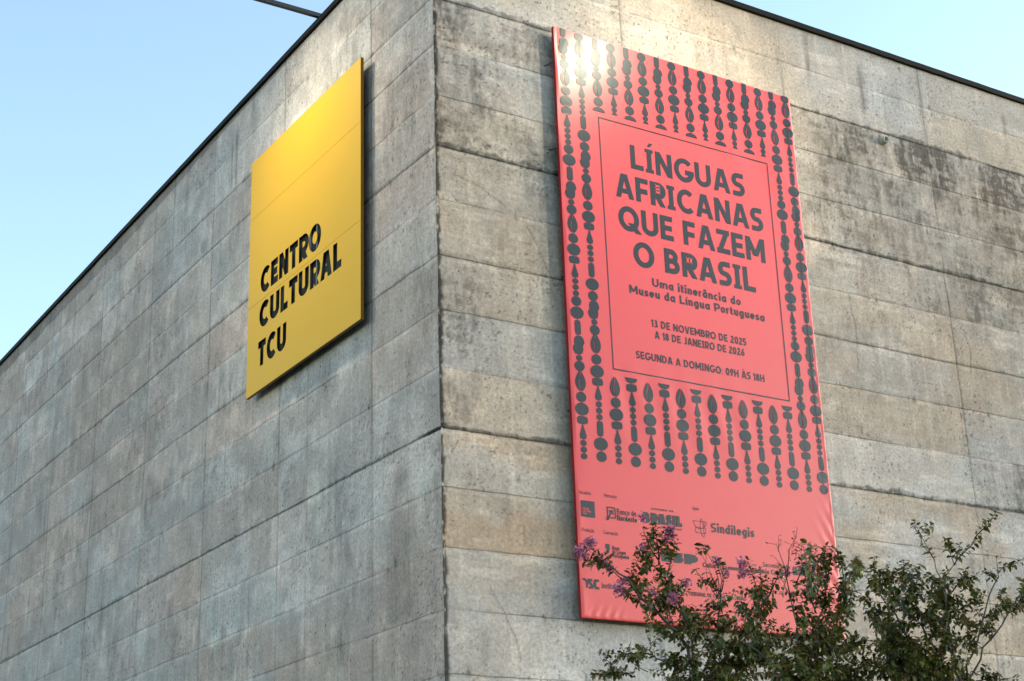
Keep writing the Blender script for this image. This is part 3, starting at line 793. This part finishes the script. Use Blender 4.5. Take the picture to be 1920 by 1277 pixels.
for t, a, b, v in (("Iniciativa", .050, .216, 1.502), ("Patrocínio", .414, .600, 1.500), ("Apoio", 1.777, 1.881, 1.486), ("Produção", .061, .237, 1.040), ("Concepção", .377, .592, 1.038), ("Gestão", .057, .170, .612)):
    lg = Print(); lg.text(t, a, b, v, .044, .0055, .14); lg.build("caption")
lg = Print()                                        # square badge with coral words
lg.poly([(.060, 1.224), (.263, 1.224), (.263, 1.424), (.060, 1.424)])
lg.build("sponsor_logo"); lg = Print()
# palm icon of the bank
ic = [(.432, 1.222), (.452, 1.275), (.452, 1.378), (.552, 1.378), (.566, 1.360), (.566, 1.262), (.556, 1.250), (.490, 1.250)]
lg.line(ic, .016)
lg.poly([(.425, 1.216), (.465, 1.216), (.470, 1.268), (.502, 1.315), (.512, 1.318), (.508, 1.300), (.480, 1.26)])
for (du, dv) in ((-.040, .036), (.034, .036), (-.036, -.010), (.036, -.018), (.0, .044)):
    lg.poly([(.512, 1.312), (.512 + du * .5 - dv * .28, 1.312 + dv * .5 + du * .28), (.512 + du, 1.312 + dv), (.512 + du * .5 + dv * .28, 1.312 + dv * .5 - du * .28)])
lg.text("Banco do", .592, .884, 1.304, .072, .011, .13)
lg.text("Nordeste", .588, .890, 1.226, .072, .015, .13)
lg.build("sponsor_logo"); lg = Print()
lg.text("GOVERNO DO", 1.122, 1.466, 1.418, .024, .007, .42)
lg.text("BRASIL", .994, 1.590, 1.242, .135, .046, .05)
lg.text("UNIÃO E RECONSTRUÇÃO", 1.27, 1.585, 1.196, .018, .004, .2)
lg.build("sponsor_logo"); lg = Print()
# line-drawn emblem
lg.line([(1.775, 1.345), (1.986, 1.348)], .006); lg.line(arc(1.880, 1.345, .105, .095, 180, 360, 18), .006)
lg.line([(1.905, 1.388), (1.935, 1.300), (1.930, 1.230), (1.945, 1.150)], .006); lg.line([(1.905, 1.388)] + arc(1.955, 1.27, .075, .14, 130, 245, 14), .006)
lg.line([(1.805, 1.262), (1.965, 1.262), (1.965, 1.196), (1.805, 1.196), (1.805, 1.262)], .006); lg.line([(1.948, 1.345), (1.948, 1.262)], .006)
lg.text("Sindilegis", 2.055, 2.768, 1.226, .118, .022, .13)
lg.build("sponsor_logo"); lg = Print()
# quote-mark emblem and museum name
lg.poly([(.395, .918), (.455, .918), (.455, .850), (.440, .812), (.405, .796), (.398, .815), (.418, .830), (.422, .856), (.395, .856)])
lg.text("Museu", .492, .600, .852, .052, .010, .13); lg.text("da Língua", .490, .690, .806, .052, .010, .13); lg.text("Portuguesa", .487, .735, .758, .052, .010, .13)
lg.build("sponsor_logo"); lg = Print()
lg.text("A", .085, .150, .86, .08, .016)
lg.build("sponsor_logo"); lg = Print()
lg.text("ESP", 1.235, 1.762, .778, .128, .047, .06)
lg.build("sponsor_logo"); lg = Print()
lg.text("Secretaria da", 2.872, 3.326, .852, .060, .0085, .13)
lg.text("Cultura, Economia e Indústria Criativas".replace("ú", "u"), 1.878, 3.320, .762, .060, .012, .13)
lg.build("sponsor_logo"); lg = Print()
for (a, b) in ((3.372, 3.455), (3.470, 3.545), (3.560, 3.625)):
    lg.poly([(a, .785), (b, .785), (b, .870), (b - .02, .900), (a + .01, .900), (a, .870)])
lg.text("Governo do Estado", 3.66, 3.99, .82, .045, .008, .13)
lg.build("sponsor_logo"); lg = Print()
# woven initials and institute name
for q in ([(.033, .468), (.058, .476), (.110, .446), (.110, .372), (.084, .352), (.084, .432), (.046, .452)], [(.105, .470), (.170, .470), (.180, .440), (.145, .438), (.195, .385), (.180, .352), (.120, .352), (.118, .375), (.158, .378), (.108, .430)], [(.205, .470), (.272, .470), (.276, .445), (.232, .440), (.228, .385), (.275, .375), (.272, .350), (.215, .350), (.190, .385), (.192, .440)]):
    lg.poly(q)
lg.text("Instituto Serzedello Corrêa", .306, 1.10, .372, .066, .010, .13)
lg.build("sponsor_logo"); lg = Print()
lg.text("TRIBUNAL DE CONTAS DA UNIÃO", 1.62, 2.540, .384, .050, .010, .13)
lg.build("sponsor_logo")
bt = Print(); bt.k = 220
bt.text("CENTRO", .075, .175, 1.310, .022, .006, .2); bt.text("CULTURAL", .077, .205, 1.280, .022, .006, .2); bt.text("TCU", .080, .135, 1.250, .022, .006, .2)
o = bt.build("badge_lettering", M['vinyl']); o.location.y -= .003

# ------------------------------------------------------------------ yellow sign
SX, SY0, SY1, SZ0, SZ1 = -.155, 1.763, 5.497, 9.084, 12.951
sg = empty("museum_sign", (0, (SY0 + SY1) / 2, SZ0))
tag(sg, "square yellow metal sign with cut-out black letters on the cool concrete wall", "sign")
K = 1.0076
def spt(u, v, x): return (x, SY1 - u * K, SZ0 + v * K)
WS = (SY1 - SY0) / K; HS = (SZ1 - SZ0) / K
cut = MB()
for t, a, b, v in (("CENTRO", .440, 2.505, 1.490), ("CULTURAL", .423, 3.139, .950), ("TCU", .405, 1.392, .358)):
    Ps, _, _ = text_polys(t, a, b, v, .395, .110, .075)
    for piece in Ps:
        # every stroke becomes a closed prism
        vv = []; idx = {}; faces = []; ecount = {}
        for q in piece:
            f = []
            for p in q:
                key = (round(p[0], 5), round(p[1], 5))
                if key not in idx: idx[key] = len(vv); vv.append(p)
                if not f or f[-1] != idx[key]: f.append(idx[key])
            if len(f) > 2 and f[0] == f[-1]: f.pop()
            ar = sum(vv[f[j]][0] * vv[f[(j + 1) % len(f)]][1] - vv[f[(j + 1) % len(f)]][0] * vv[f[j]][1] for j in range(len(f)))
            if ar < 0: f.reverse()
            faces.append(f)
            for j in range(len(f)): ecount[(f[j], f[(j + 1) % len(f)])] = 1
        i0 = len(cut.v); n = len(vv)
        cut.v += [spt(p[0], p[1], SX - .02) for p in vv] + [spt(p[0], p[1], SX + .02) for p in vv]
        for f in faces:
            cut.f.append([i0 + j for j in f]); cut.f.append([i0 + n + j for j in reversed(f)])
        for (a_, b_) in ecount:
            if (b_, a_) not in ecount: cut.f.append([i0 + b_, i0 + a_, i0 + n + a_, i0 + n + b_])
cutter = cut.build("letter_cutter", None)
# the face is three sheets with hair joints between them
fp = MB(); g_ = .0022
bands = [(0, 1.402 - g_), (1.402 + g_, 2.855 - g_), (2.855 + g_, HS)]
for a, b in bands:
    p = spt(0, a, SX); q = spt(WS, b, SX)
    fp.box((SX, q[1], p[2]), (SX + .004, p[1], q[2]))
face = fp.build("face_panel", M['yellow'], sg)
md = face.modifiers.new("cut", 'BOOLEAN'); md.operation = 'DIFFERENCE'; md.solver = 'EXACT'; md.use_self = True; md.use_hole_tolerant = True; md.object = cutter
dg = bpy.context.evaluated_depsgraph_get()
me2 = bpy.data.meshes.new_from_object(face.evaluated_get(dg))
face.modifiers.clear(); face.data = me2; me2.name = "face_panel"
if not me2.materials: me2.materials.append(M['yellow'])
bpy.data.objects.remove(cutter)
mb = MB(); t = .045; e = .0025
mb.box((SX + .0005, SY0 - e, SZ0 - e), (SX + t, SY0 + .003, SZ1 + e)); mb.box((SX + .0005, SY1 - .003, SZ0 - e), (SX + t, SY1 + e, SZ1 + e))
mb.box((SX + .0005, SY0 + .0035, SZ0 - e), (SX + t, SY1 - .0035, SZ0 + .003)); mb.box((SX + .0005, SY0 + .0035, SZ1 - .003), (SX + t, SY1 - .0035, SZ1 + e))
mb.build("edge_return", M['yellow_edge'], sg)
mb = MB(); mb.box((SX + t - .006, SY0 + .005, SZ0 + .005), (SX + t - .003, SY1 - .005, SZ1 - .005)); mb.build("back_plate", M['cavity'], sg)
for u in (2.335, 2.12, .98, 1.22):
    mb = MB(); p = spt(u, .25, 0); q = spt(u + (.009 if u > 2 else .05), 2.1, 0)
    mb.box((SX + .010, q[1], p[2]), (SX + .030, p[1], q[2])); mb.build("stiffener", M['alu'] if u > 2 else M['cavity'], sg)
for zz in (9.6, 11.0, 12.5):
    for yy in (2.3, 3.7, 5.1):
        mb = MB(); mb.box((SX + t + .001, yy - .025, zz - .025), (.02, yy + .025, zz + .025)); mb.build("stand_off", M['black_steel'], sg)

# ------------------------------------------------------------------ floodlights on arms over the parapet
def floodlight(name, base, out, target, label, watts, size):
    base = Vector(base); out = Vector(out).normalized(); L = 2.42 if abs(out.x) > .5 else 2.66
    root = empty(name, base)
    tag(root, label, "floodlight", "floodlights on arms over the parapet")
    tip = base + out * L
    s = .032
    mb = MB(); side = Vector((0, 0, 1)).cross(out)
    a = base - out * .9; pts = []
    for p in (a, tip):
        for sx, sz in ((-s, -s), (s, -s), (s, s), (-s, s)): pts.append(p + side * sx + Vector((0, 0, sz)))
    mb.v = [tuple(p) for p in pts]; mb.f = [[0, 1, 2, 3], [7, 6, 5, 4]] + [[j, 4 + j, 4 + (j + 1) % 4, (j + 1) % 4] for j in range(4)]
    mb.build("arm", M['black_steel'], root)
    mb = MB(); b0 = base - out * .86; mb.box((b0.x - .06, b0.y - .06, 14.195), (b0.x + .06, b0.y + .06, base.z - .034)); mb.build("post", M['black_steel'], root)
    d = (Vector(target) - tip).normalized(); hc = tip + out * .06 + Vector((0, 0, -.04))
    q = d.to_track_quat('Z', 'Y').to_matrix()
    def loc(x, y, z): return tuple(hc + q @ Vector((x, y, z)))
    mb = MB()                                                    # tapered housing with fins on its back
    ring = [(-.10, .09, .075), (0, .19, .13), (.06, .21, .15)]
    for z, a_, b_ in ring: mb.v += [loc(-a_, -b_, z), loc(a_, -b_, z), loc(a_, b_, z), loc(-a_, b_, z)]
    for k in range(2):
        for j in range(4): mb.f.append([k * 4 + j, k * 4 + (j + 1) % 4, k * 4 + 4 + (j + 1) % 4, k * 4 + 4 + j])
    mb.f.append([3, 2, 1, 0])
    for k in range(5):
        x = -.07 + .035 * k; i = len(mb.v)
        for xx in (x - .004, x + .004): mb.v += [loc(xx, -.07, -.102), loc(xx, .07, -.102), loc(xx, .06, -.14), loc(xx, -.06, -.14)]
        mb.f += [[i, i + 1, i + 2, i + 3], [i + 7, i + 6, i + 5, i + 4], [i + 3, i + 2, i + 6, i + 7], [i, i + 3, i + 7, i + 4], [i + 2, i + 1, i + 5, i + 6]]
    mb.build("lamp_housing", M['black_steel'], root)
    m, nt, b = new_mat("lit_lens"); b.inputs['Emission Color'].default_value = (1, .95, .80, 1); b.inputs['Emission Strength'].default_value = 30
    mb = MB(); mb.v = [loc(-.20, -.14, .05), loc(.20, -.14, .05), loc(.20, .14, .05), loc(-.20, .14, .05)]; mb.f = [[0, 1, 2, 3]]
    mb.build("lens", m, root)
    ld = bpy.data.lights.new("flood_beam", 'SPOT'); ld.energy = watts; ld.color = (1.0, .95, .68); ld.spot_size = math.radians(140); ld.spot_blend = 1.0; ld.shadow_soft_size = size
    lo = bpy.data.objects.new("flood_beam", ld); COL.objects.link(lo)
    lo.parent = root; lo.matrix_parent_inverse = Matrix.Translation(-root.location)
    lo.location = hc + d * .075; lo.rotation_euler = (-d).to_track_quat('Z', 'Y').to_euler()
    return root
floodlight("floodlight", (-.02, 3.42, 14.545), (-1, 0, 0), (0, 3.4, 10.2), "floodlight on a black arm over the wall above the yellow sign", 175, .07)
floodlight("floodlight", (4.02, -.02, 14.545), (0, -1, 0), (4.0, 0, 10.2), "floodlight on a black arm over the wall above the coral banner", 240, .12)

# ------------------------------------------------------------------ crape myrtles in front
def PX(u, v, d):
    """point seen at photo pixel (u, v) at forward distance d from the camera station"""
    return CAM + (FW + RT * ((u - 960) / FPX) - UP * ((v - 638.5) / FPX)) * d

# one leaf: folded along the midrib and curled down, 8 vertices, 6 quads
LEAF_T = np.array([0, .30, .72, 1.0]); LEAF_W = np.array([.12, .62, .60, .16])
def leaf_template():
    v = []
    for t, w in zip(LEAF_T, LEAF_W):
        zc = -.55 * t * t
        v += [(t, -w * .5, zc + .13 * w), (t, 0, zc), (t, w * .5, zc + .13 * w)]
    f = []
    for k in range(3):
        for j in range(2): f.append([k * 3 + j, k * 3 + j + 1, (k + 1) * 3 + j + 1, (k + 1) * 3 + j])
    return np.array(v), np.array(f)
LV, LF = leaf_template()
def inst_mesh(name, tv, tf, pos, ax, nor, size, rnd, mat, parent):
    """many leaves as one crown mesh: pos, direction, normal, size per leaf"""
    n = len(pos); ax = ax / np.linalg.norm(ax, axis=1, keepdims=True)
    sd = np.cross(nor, ax); sd /= np.linalg.norm(sd, axis=1, keepdims=True) + 1e-9
    nn = np.cross(ax, sd)
    V = pos[:, None, :] + size[:, None, None] * (tv[None, :, 0:1] * ax[:, None, :] + tv[None, :, 1:2] * sd[:, None, :] + tv[None, :, 2:3] * nn[:, None, :])
    m = len(tv); Qd = tf[None] + (np.arange(n) * m)[:, None, None]
    me = fast_mesh(name, V.reshape(-1, 3), Qd.reshape(-1, tf.shape[1]))
    a = me.attributes.new('rnd', 'FLOAT', 'POINT'); a.data.foreach_set('value', np.repeat(rnd, m).astype(np.float32))
    return link_mesh(name, me, mat, parent, True)

def bez(p0, p1, p2, n):
    return [p0 * (1 - t) ** 2 + p1 * 2 * t * (1 - t) + p2 * t * t for t in [k / n for k in range(n + 1)]]

def myrtle(base, stems, shoots, clumps, flowers, label, seed, bare=()):
    """stems: main limbs as pixel polylines (u,v,d); shoots: leafy tips (from, to, leafiness); clumps: (u,v,d,ru,rv,rd,count)"""
    rnd = random.Random(seed); npr = np.random.RandomState(seed)
    base = Vector(base)
    root = empty("crape_myrtle", base)
    tag(root, label, "tree")
    wood = MB(); twig = MB()
    LP = []; LA = []; LN = []; LS = []; LR = []
    limb_pts = []
    for st in stems:
        pts = [PX(*p) for p in st[0]]
        p0 = base + Vector((rnd.uniform(-.09, .09), rnd.uniform(-.09, .09), -.05))
        mid = p0.lerp(pts[0], .5) + Vector((rnd.uniform(-.12, .12), rnd.uniform(-.12, .12), .1))
        path = bez(p0, mid, pts[0], 6)
        for a, b in zip(pts[:-1], pts[1:]):
            for k in range(1, 4):
                path.append(a.lerp(b, k / 3) + Vector((rnd.gauss(0, .012), rnd.gauss(0, .012), rnd.gauss(0, .012))) * (1 if k < 3 else 0))
        n = len(path); r0, r1 = st[1] * .62, st[2] * .8
        wood.tube(path, [r0 + (r1 - r0) * (k / (n - 1)) ** .8 for k in range(n)], 9)
        limb_pts += path[4:]
    def near(p):
        """a limb point below p to grow from"""
        best = min(limb_pts, key=lambda q: (q - p).length + 1.2 * max(0, (q.z - p.z) + .10))
        return best
    def leafy(path, dens, curl=1.0, size=.039, tail=.75):
        """opposite leaves along the outer part of a twig"""
        seg = [(path[k + 1] - path[k]).length for k in range(len(path) - 1)]; tot = sum(seg)
        s = tot * (1 - tail); k = 0; acc = 0; flip = rnd.random() * 6.28
        while s < tot:
            while k < len(seg) - 1 and acc + seg[k] < s: acc += seg[k]; k += 1
            p = path[k].lerp(path[k + 1], min(1, (s - acc) / max(seg[k], 1e-6))); d = (path[k + 1] - path[k]).normalized()
            a = d.cross(Vector((.3, .2, 1)));  a = a.normalized() if a.length > .05 else Vector((1, 0, 0))
            b = d.cross(a)
            flip += 1.5 + rnd.uniform(-.3, .3)
            for sgn in (0, math.pi):
                if rnd.random() > dens: continue
                t = flip + sgn
                o = a * math.cos(t) + b * math.sin(t)
                ax = (o * .95 + d * rnd.uniform(.2, .75) + Vector((0, 0, rnd.uniform(-.25, .25)))).normalized()
                nor = (Vector((0, 0, 1)) + o * -.3 + Vector((rnd.gauss(0, .4), rnd.gauss(0, .4), 0)))
                LP.append(p + ax * .006); LA.append(ax); LN.append(nor); LS.append(size * rnd.uniform(.6, 1.25)); LR.append(min(1, max(0, rnd.gauss(.46, .25))))
            s += .0165 * rnd.uniform(.8, 1.3)
        ax = (path[-1] - path[-2]).normalized()
        for _ in range(3):
            LP.append(path[-1]); LA.append(ax + Vector((rnd.gauss(0, .5), rnd.gauss(0, .5), rnd.gauss(0, .4)))); LN.append(Vector((rnd.gauss(0, .5), rnd.gauss(0, .5), 1))); LS.append(size * rnd.uniform(.4, .8)); LR.append(min(1, max(0, rnd.gauss(.7, .2))))
    def grow(frm, to, dens, r=.006, sub=2, size=.039, tail=.75):
        d = to - frm; L = d.length
        sag = Vector((rnd.gauss(0, .10), rnd.gauss(0, .10), -.10 if d.z > 0 else .12)) * L
        path = bez(frm, frm.lerp(to, .5) + sag, to, 7)
        twig.tube(path, [r * (1 - .72 * k / 7) for k in range(8)], 6)
        if dens > 0: leafy(path, dens, size=size, tail=tail)
        for _ in range(sub):
            t = rnd.uniform(.35, .9); k = int(t * 7); p = path[k]
            dd = (path[min(k + 1, 7)] - path[k]).normalized()
            q = p + (dd * .8 + Vector((rnd.gauss(0, .6), rnd.gauss(0, .6), rnd.gauss(.25, .45)))).normalized() * L * rnd.uniform(.18, .38)
            pth = bez(p, p.lerp(q, .5) + Vector((0, 0, .02)), q, 4)
            twig.tube(pth, [r * .5 * (1 - .7 * j / 4) for j in range(5)], 5)
            leafy(pth, dens, size=size, tail=.9)
        return path
    for s in shoots:
        to = PX(*s[1]); frm = PX(*s[0]) if s[0] else near(to)
        grow(frm, to, s[2], s[3] if len(s) > 3 else .006, s[4] if len(s) > 4 else 2, s[5] * .82 if len(s) > 5 else .039, s[6] if len(s) > 6 else .75)
        limb_pts.append(frm.lerp(to, .5))
    for (u, v, d, ru, rv, rd, cnt) in clumps:
        for _ in range(int(cnt * .52)):
            th = rnd.uniform(0, 6.283); rr = math.sqrt(rnd.random())
            to = PX(u + ru * rr * math.cos(th), v + rv * rr * math.sin(th), d + rd * rnd.uniform(-1, 1))
            frm = near(to)
            if (to - frm).length > .55: frm = to + (frm - to).normalized() * rnd.uniform(.3, .55)
            grow(frm, to, rnd.uniform(.55, .95), .0030, 1, .037, .85)
    for b in bare:
        pts = [PX(*p) for p in b]
        twig.tube(pts, [.0045 * (1 - .7 * k / (len(pts) - 1)) for k in range(len(pts))], 6)
        for k in range(6):
            p = pts[0].lerp(pts[-1], rnd.uniform(.35, 1)); q = p + Vector((rnd.gauss(0, .05), rnd.gauss(0, .05), abs(rnd.gauss(.06, .04))))
            twig.tube([p, q], [.002, .0012], 5)
            LP.append(q); LA.append(Vector((rnd.gauss(0, 1), rnd.gauss(0, 1), .6))); LN.append(Vector((0, 0, 1))); LS.append(.022); LR.append(.95)
    tr = wood.build("trunk", M['bark'], root, True)
    tb = twig.build("twigs", M['twig'], root, True)
    arr = lambda x: np.array([tuple(v) for v in x])
    inst_mesh("crown", LV, LF, arr(LP), arr(LA), arr(LN), np.array(LS), np.array(LR), M['leaf'], root)
    # flower panicles: crinkled petals in a loose cone
    PVt = np.array([(0, -.12, 0), (0, .12, 0), (.45, -.42, .10), (.45, .42, -.08), (.8, -.30, -.05), (.8, .30, .14), (1, -.1, .1), (1, .12, -.1)])
    PFt = np.array([[0, 2, 3, 1], [2, 4, 5, 3], [4, 6, 7, 5]])
    for (u, v, d, r, cnt) in flowers:
        c = PX(u, v, d); R = r / FPX * d
        pos = np.clip(npr.normal(0, .42, (cnt, 3)), -.85, .85) * R * np.array([1, 1, 1.15]) + np.array(tuple(c))
        o = inst_mesh("flower_cluster", PVt, PFt, pos, npr.normal(0, 1, (cnt, 3)), npr.normal(0, 1, (cnt, 3)), npr.uniform(.010, .024, cnt), npr.rand(cnt), M['petal'], root)
    return root

D = 11.6
myrtle(tuple((lambda p: (p.x, p.y, 0))(PX(1320, 1270, D + .1))),
  [([(1305, 1277, D), (1290, 1215, D), (1235, 1150, D - .1), (1190, 1105, D - .2), (1150, 1065, D - .2), (1120, 1045, D - .25)], .040, .004),
   ([(1300, 1277, D), (1298, 1200, D + .1), (1268, 1120, D + .1), (1235, 1050, D), (1222, 1000, D)], .034, .004),
   ([(1310, 1277, D + .1), (1345, 1190, D + .2), (1352, 1120, D + .2), (1348, 1070, D + .2)], .030, .004),
   ([(1320, 1277, D), (1395, 1190, D - .2), (1430, 1130, D - .2), (1450, 1085, D - .2)], .030, .005),
   ([(1312, 1277, D + .1), (1250, 1240, D + .3), (1205, 1215, D + .4), (1180, 1225, D + .4)], .022, .004)],
  [((1150, 1062, D - .2), (1098, 1052, D - .25), .9), ((1140, 1062, D - .2), (1112, 1030, D - .25), .6, .004, 1), ((1165, 1085, D - .2), (1140, 1035, D - .2), .7, .004, 1),
   ((1235, 1050, D), (1206, 992, D), .9), ((1235, 1055, D), (1250, 990, D), .9), ((1235, 1060, D), (1224, 985, D), .9, .006, 3), ((1250, 1080, D), (1265, 1020, D + .1), .8), ((1245, 1080, D), (1195, 1030, D), .8),
   ((1345, 1120, D - 1.6), (1318, 1024, D - 1.7), .9, .004, 0, .055, .10), ((1345, 1120, D - 1.6), (1326, 1027, D - 1.7), .9, .003, 0, .05, .10), ((1345, 1120, D - 1.6), (1310, 1030, D - 1.7), .9, .003, 0, .05, .08),
   ((1352, 1110, D + .2), (1346, 1052, D + .2), .8), ((1352, 1120, D + .2), (1330, 1075, D + .2), .8), ((1352, 1110, D + .2), (1305, 1070, D + .2), .8), ((1430, 1130, D - .2), (1402, 1050, D - .2), .8, .005, 1), ((1430, 1130, D - .2), (1425, 1068, D - .2), .9), ((1440, 1120, D - .2), (1462, 1072, D - .2), .9),
   ((1180, 1225, D + .4), (1128, 1222, D + .4), .6, .004, 1), ((1180, 1225, D + .4), (1152, 1240, D + .4), .7), ((1190, 1260, D + .3), (1112, 1262, D + .4), .7), ((1190, 1270, D + .3), (1126, 1224, D + .4), .6, .004, 1), ((1215, 1260, D + .2), (1165, 1212, D + .3), .7, .004, 1)],
  [(1185, 1100, D - .1, 42, 28, .25, 16), (1232, 1050, D, 32, 45, .25, 26), (1240, 1110, D, 60, 38, .4, 34), (1300, 1120, D + .1, 50, 38, .4, 26), (1260, 1160, D, 62, 30, .4, 30), (1345, 1150, D + .2, 40, 30, .3, 20), (1330, 1195, D + .1, 60, 22, .4, 30), (1420, 1125, D - .2, 48, 42, .3, 30), (1400, 1180, D - .2, 60, 30, .4, 30), (1270, 1250, D + .2, 80, 28, .4, 44), (1220, 1230, D + .3, 40, 20, .3, 14), (1370, 1250, D, 70, 40, .4, 50), (1440, 1230, D - .2, 50, 50, .4, 46), (1150, 1262, D + .3, 40, 18, .2, 10)],
  [(1091, 1036, D - .25, 17, 240), (1108, 1018, D - .25, 13, 130), (1127, 1052, D - .2, 11, 90), (1162, 1105, D - .2, 14, 140), (1169, 1090, D - .1, 9, 60), (1256, 1002, D, 13, 170), (1259, 990, D, 8, 50), (1205, 970, D, 9, 60), (1391, 1056, D - .2, 11, 110), (1392, 1076, D - .2, 10, 90), (1345, 1052, D + .2, 8, 50), (1263, 1122, D - .3, 12, 110), (1288, 1092, D - .2, 9, 60), (1204, 1024, D - .1, 8, 50), (1140, 1064, D - .2, 9, 60), (1362, 1074, D + .1, 7, 40), (1224, 1112, D - .3, 8, 50)],
  "crape myrtle with lilac flowers, leftmost, before the banner's lower left corner", 5)
D = 11.0
myrtle(tuple((lambda p: (p.x, p.y, 0))(PX(1530, 1275, D))),
  [([(1500, 1277, D - .3), (1496, 1200, D - .3), (1482, 1120, D - .3), (1470, 1060, D - .3)], .016, .004),
   ([(1512, 1277, D), (1530, 1200, D), (1548, 1120, D + .1), (1556, 1060, D + .1)], .030, .004),
   ([(1535, 1277, D), (1570, 1190, D + .1), (1588, 1120, D + .1), (1592, 1070, D + .1)], .024, .004),
   ([(1485, 1277, D), (1432, 1230, D - .1), (1392, 1200, D - .1)], .022, .005)],
  [((1552, 1090, D + .1), (1548, 1022, D + .1), .9), ((1552, 1090, D + .1), (1562, 1028, D + .1), .9), ((1552, 1100, D + .1), (1516, 1032, D + .1), .8), ((1530, 1150, D), (1502, 1050, D), .8), ((1590, 1110, D + .1), (1604, 1048, D + .1), .9, .005, 1), ((1585, 1120, D + .1), (1576, 1040, D + .1), .8), ((1590, 1130, D + .1), (1598, 1095, D + .1), .8), ((1590, 1150, D + .1), (1600, 1116, D + .1), .7), ((1530, 1120, D), (1514, 1020, D - 1.2), .7, .004, 1)],
  [(1552, 1075, D + .1, 40, 40, .3, 26), (1520, 1110, D, 38, 40, .3, 24), (1580, 1120, D + .1, 26, 38, .3, 14), (1545, 1160, D, 60, 35, .4, 40), (1510, 1190, D - .1, 70, 30, .4, 40), (1580, 1210, D, 50, 34, .4, 40), (1500, 1250, D - .2, 90, 38, .5, 84), (1590, 1260, D, 50, 30, .4, 40)],
  [(1478, 1072, D - .3, 6, 20)],
  "crape myrtle with a bare twig, middle one, before the banner's lower right corner", 8,
  bare=[[(1482, 1120, D - .3), (1470, 1060, D - .3), (1455, 1018, D - .3)], [(1476, 1080, D - .3), (1480, 1030, D - .3), (1492, 1008, D - .3)], [(1490, 1100, D - .3), (1512, 1050, D - .3), (1505, 1020, D - .3)]])
D = 11.3
myrtle(tuple((lambda p: (p.x, p.y, 0))(PX(1790, 1290, D))),
  [([(1800, 1277, D), (1775, 1200, D), (1772, 1110, D), (1768, 1085, D)], .032, .006),
   ([(1768, 1100, D), (1752, 1050, D), (1728, 1005, D), (1716, 985, D)], .008, .003),
   ([(1770, 1100, D), (1798, 1045, D), (1830, 1005, D), (1862, 968, D)], .009, .003),
   ([(1815, 1277, D - .1), (1838, 1180, D - .2), (1862, 1100, D - .2), (1880, 1064, D - .2)], .020, .004),
   ([(1815, 1277, D + .1), (1842, 1215, D + .1), (1890, 1150, D), (1925, 1100, D - .1)], .018, .005),
   ([(1780, 1277, D), (1715, 1210, D), (1660, 1130, D + .1), (1640, 1080, D + .1)], .026, .004),
   ([(1785, 1277, D), (1740, 1200, D - .1), (1715, 1130, D - .1), (1705, 1085, D)], .024, .004)],
  [((1752, 1050, D), (1714, 978, D), .95, .004, 1, .05, .95), ((1830, 1005, D), (1866, 962, D), .95, .004, 1, .05, .95), ((1798, 1045, D), (1836, 1008, D), .7, .004, 0), ((1790, 1060, D), (1772, 1012, D), .9, .004, 2), ((1790, 1060, D), (1800, 1020, D), .9, .004, 1),
   ((1880, 1064, D - .2), (1918, 1048, D - .2), .9, .004, 1, .05, .95), ((1872, 1085, D - .2), (1868, 1048, D - .2), .7, .004, 0), ((1870, 1090, D - .2), (1848, 1070, D - .2), .8), ((1900, 1140, D), (1875, 1108, D), .9), ((1910, 1130, D), (1918, 1090, D - .1), .9), ((1900, 1145, D), (1925, 1120, D - .1), .95), ((1860, 1195, D + .1), (1858, 1165, D), .9), ((1860, 1195, D + .1), (1838, 1170, D), .8),
   ((1640, 1090, D + .1), (1640, 1045, D + .1), .8), ((1640, 1100, D + .1), (1616, 1066, D - 1.4), .7, .004, 1), ((1700, 1100, D), (1694, 1052, D), .95), ((1645, 1090, D + .1), (1662, 1062, D + .1), .9), ((1770, 1100, D), (1738, 1078, D), .9), ((1775, 1100, D), (1745, 1082, D), .8), ((1785, 1110, D), (1812, 1066, D), .9), ((1800, 1110, D), (1830, 1078, D), .9), ((1830, 1277, D), (1870, 1265, D), .8), ((1840, 1277, D), (1850, 1248, D), .8)],
  [(1660, 1090, D + .1, 36, 28, .3, 18), (1710, 1085, D, 36, 28, .3, 20), (1790, 1095, D, 48, 30, .3, 30), (1650, 1140, D, 50, 36, .4, 30), (1740, 1130, D, 60, 40, .4, 44), (1800, 1150, D, 38, 40, .3, 26), (1700, 1190, D, 80, 36, .4, 56), (1770, 1215, D, 60, 36, .4, 40), (1640, 1215, D - .1, 50, 40, .4, 34), (1690, 1255, D - .1, 90, 34, .4, 60), (1790, 1262, D, 40, 24, .3, 22), (1900, 1130, D - .05, 26, 18, .2, 12), (1890, 1268, D, 22, 12, .2, 4)],
  [],
  "crape myrtle without flowers, rightmost, before the bare wall right of the banner", 12)
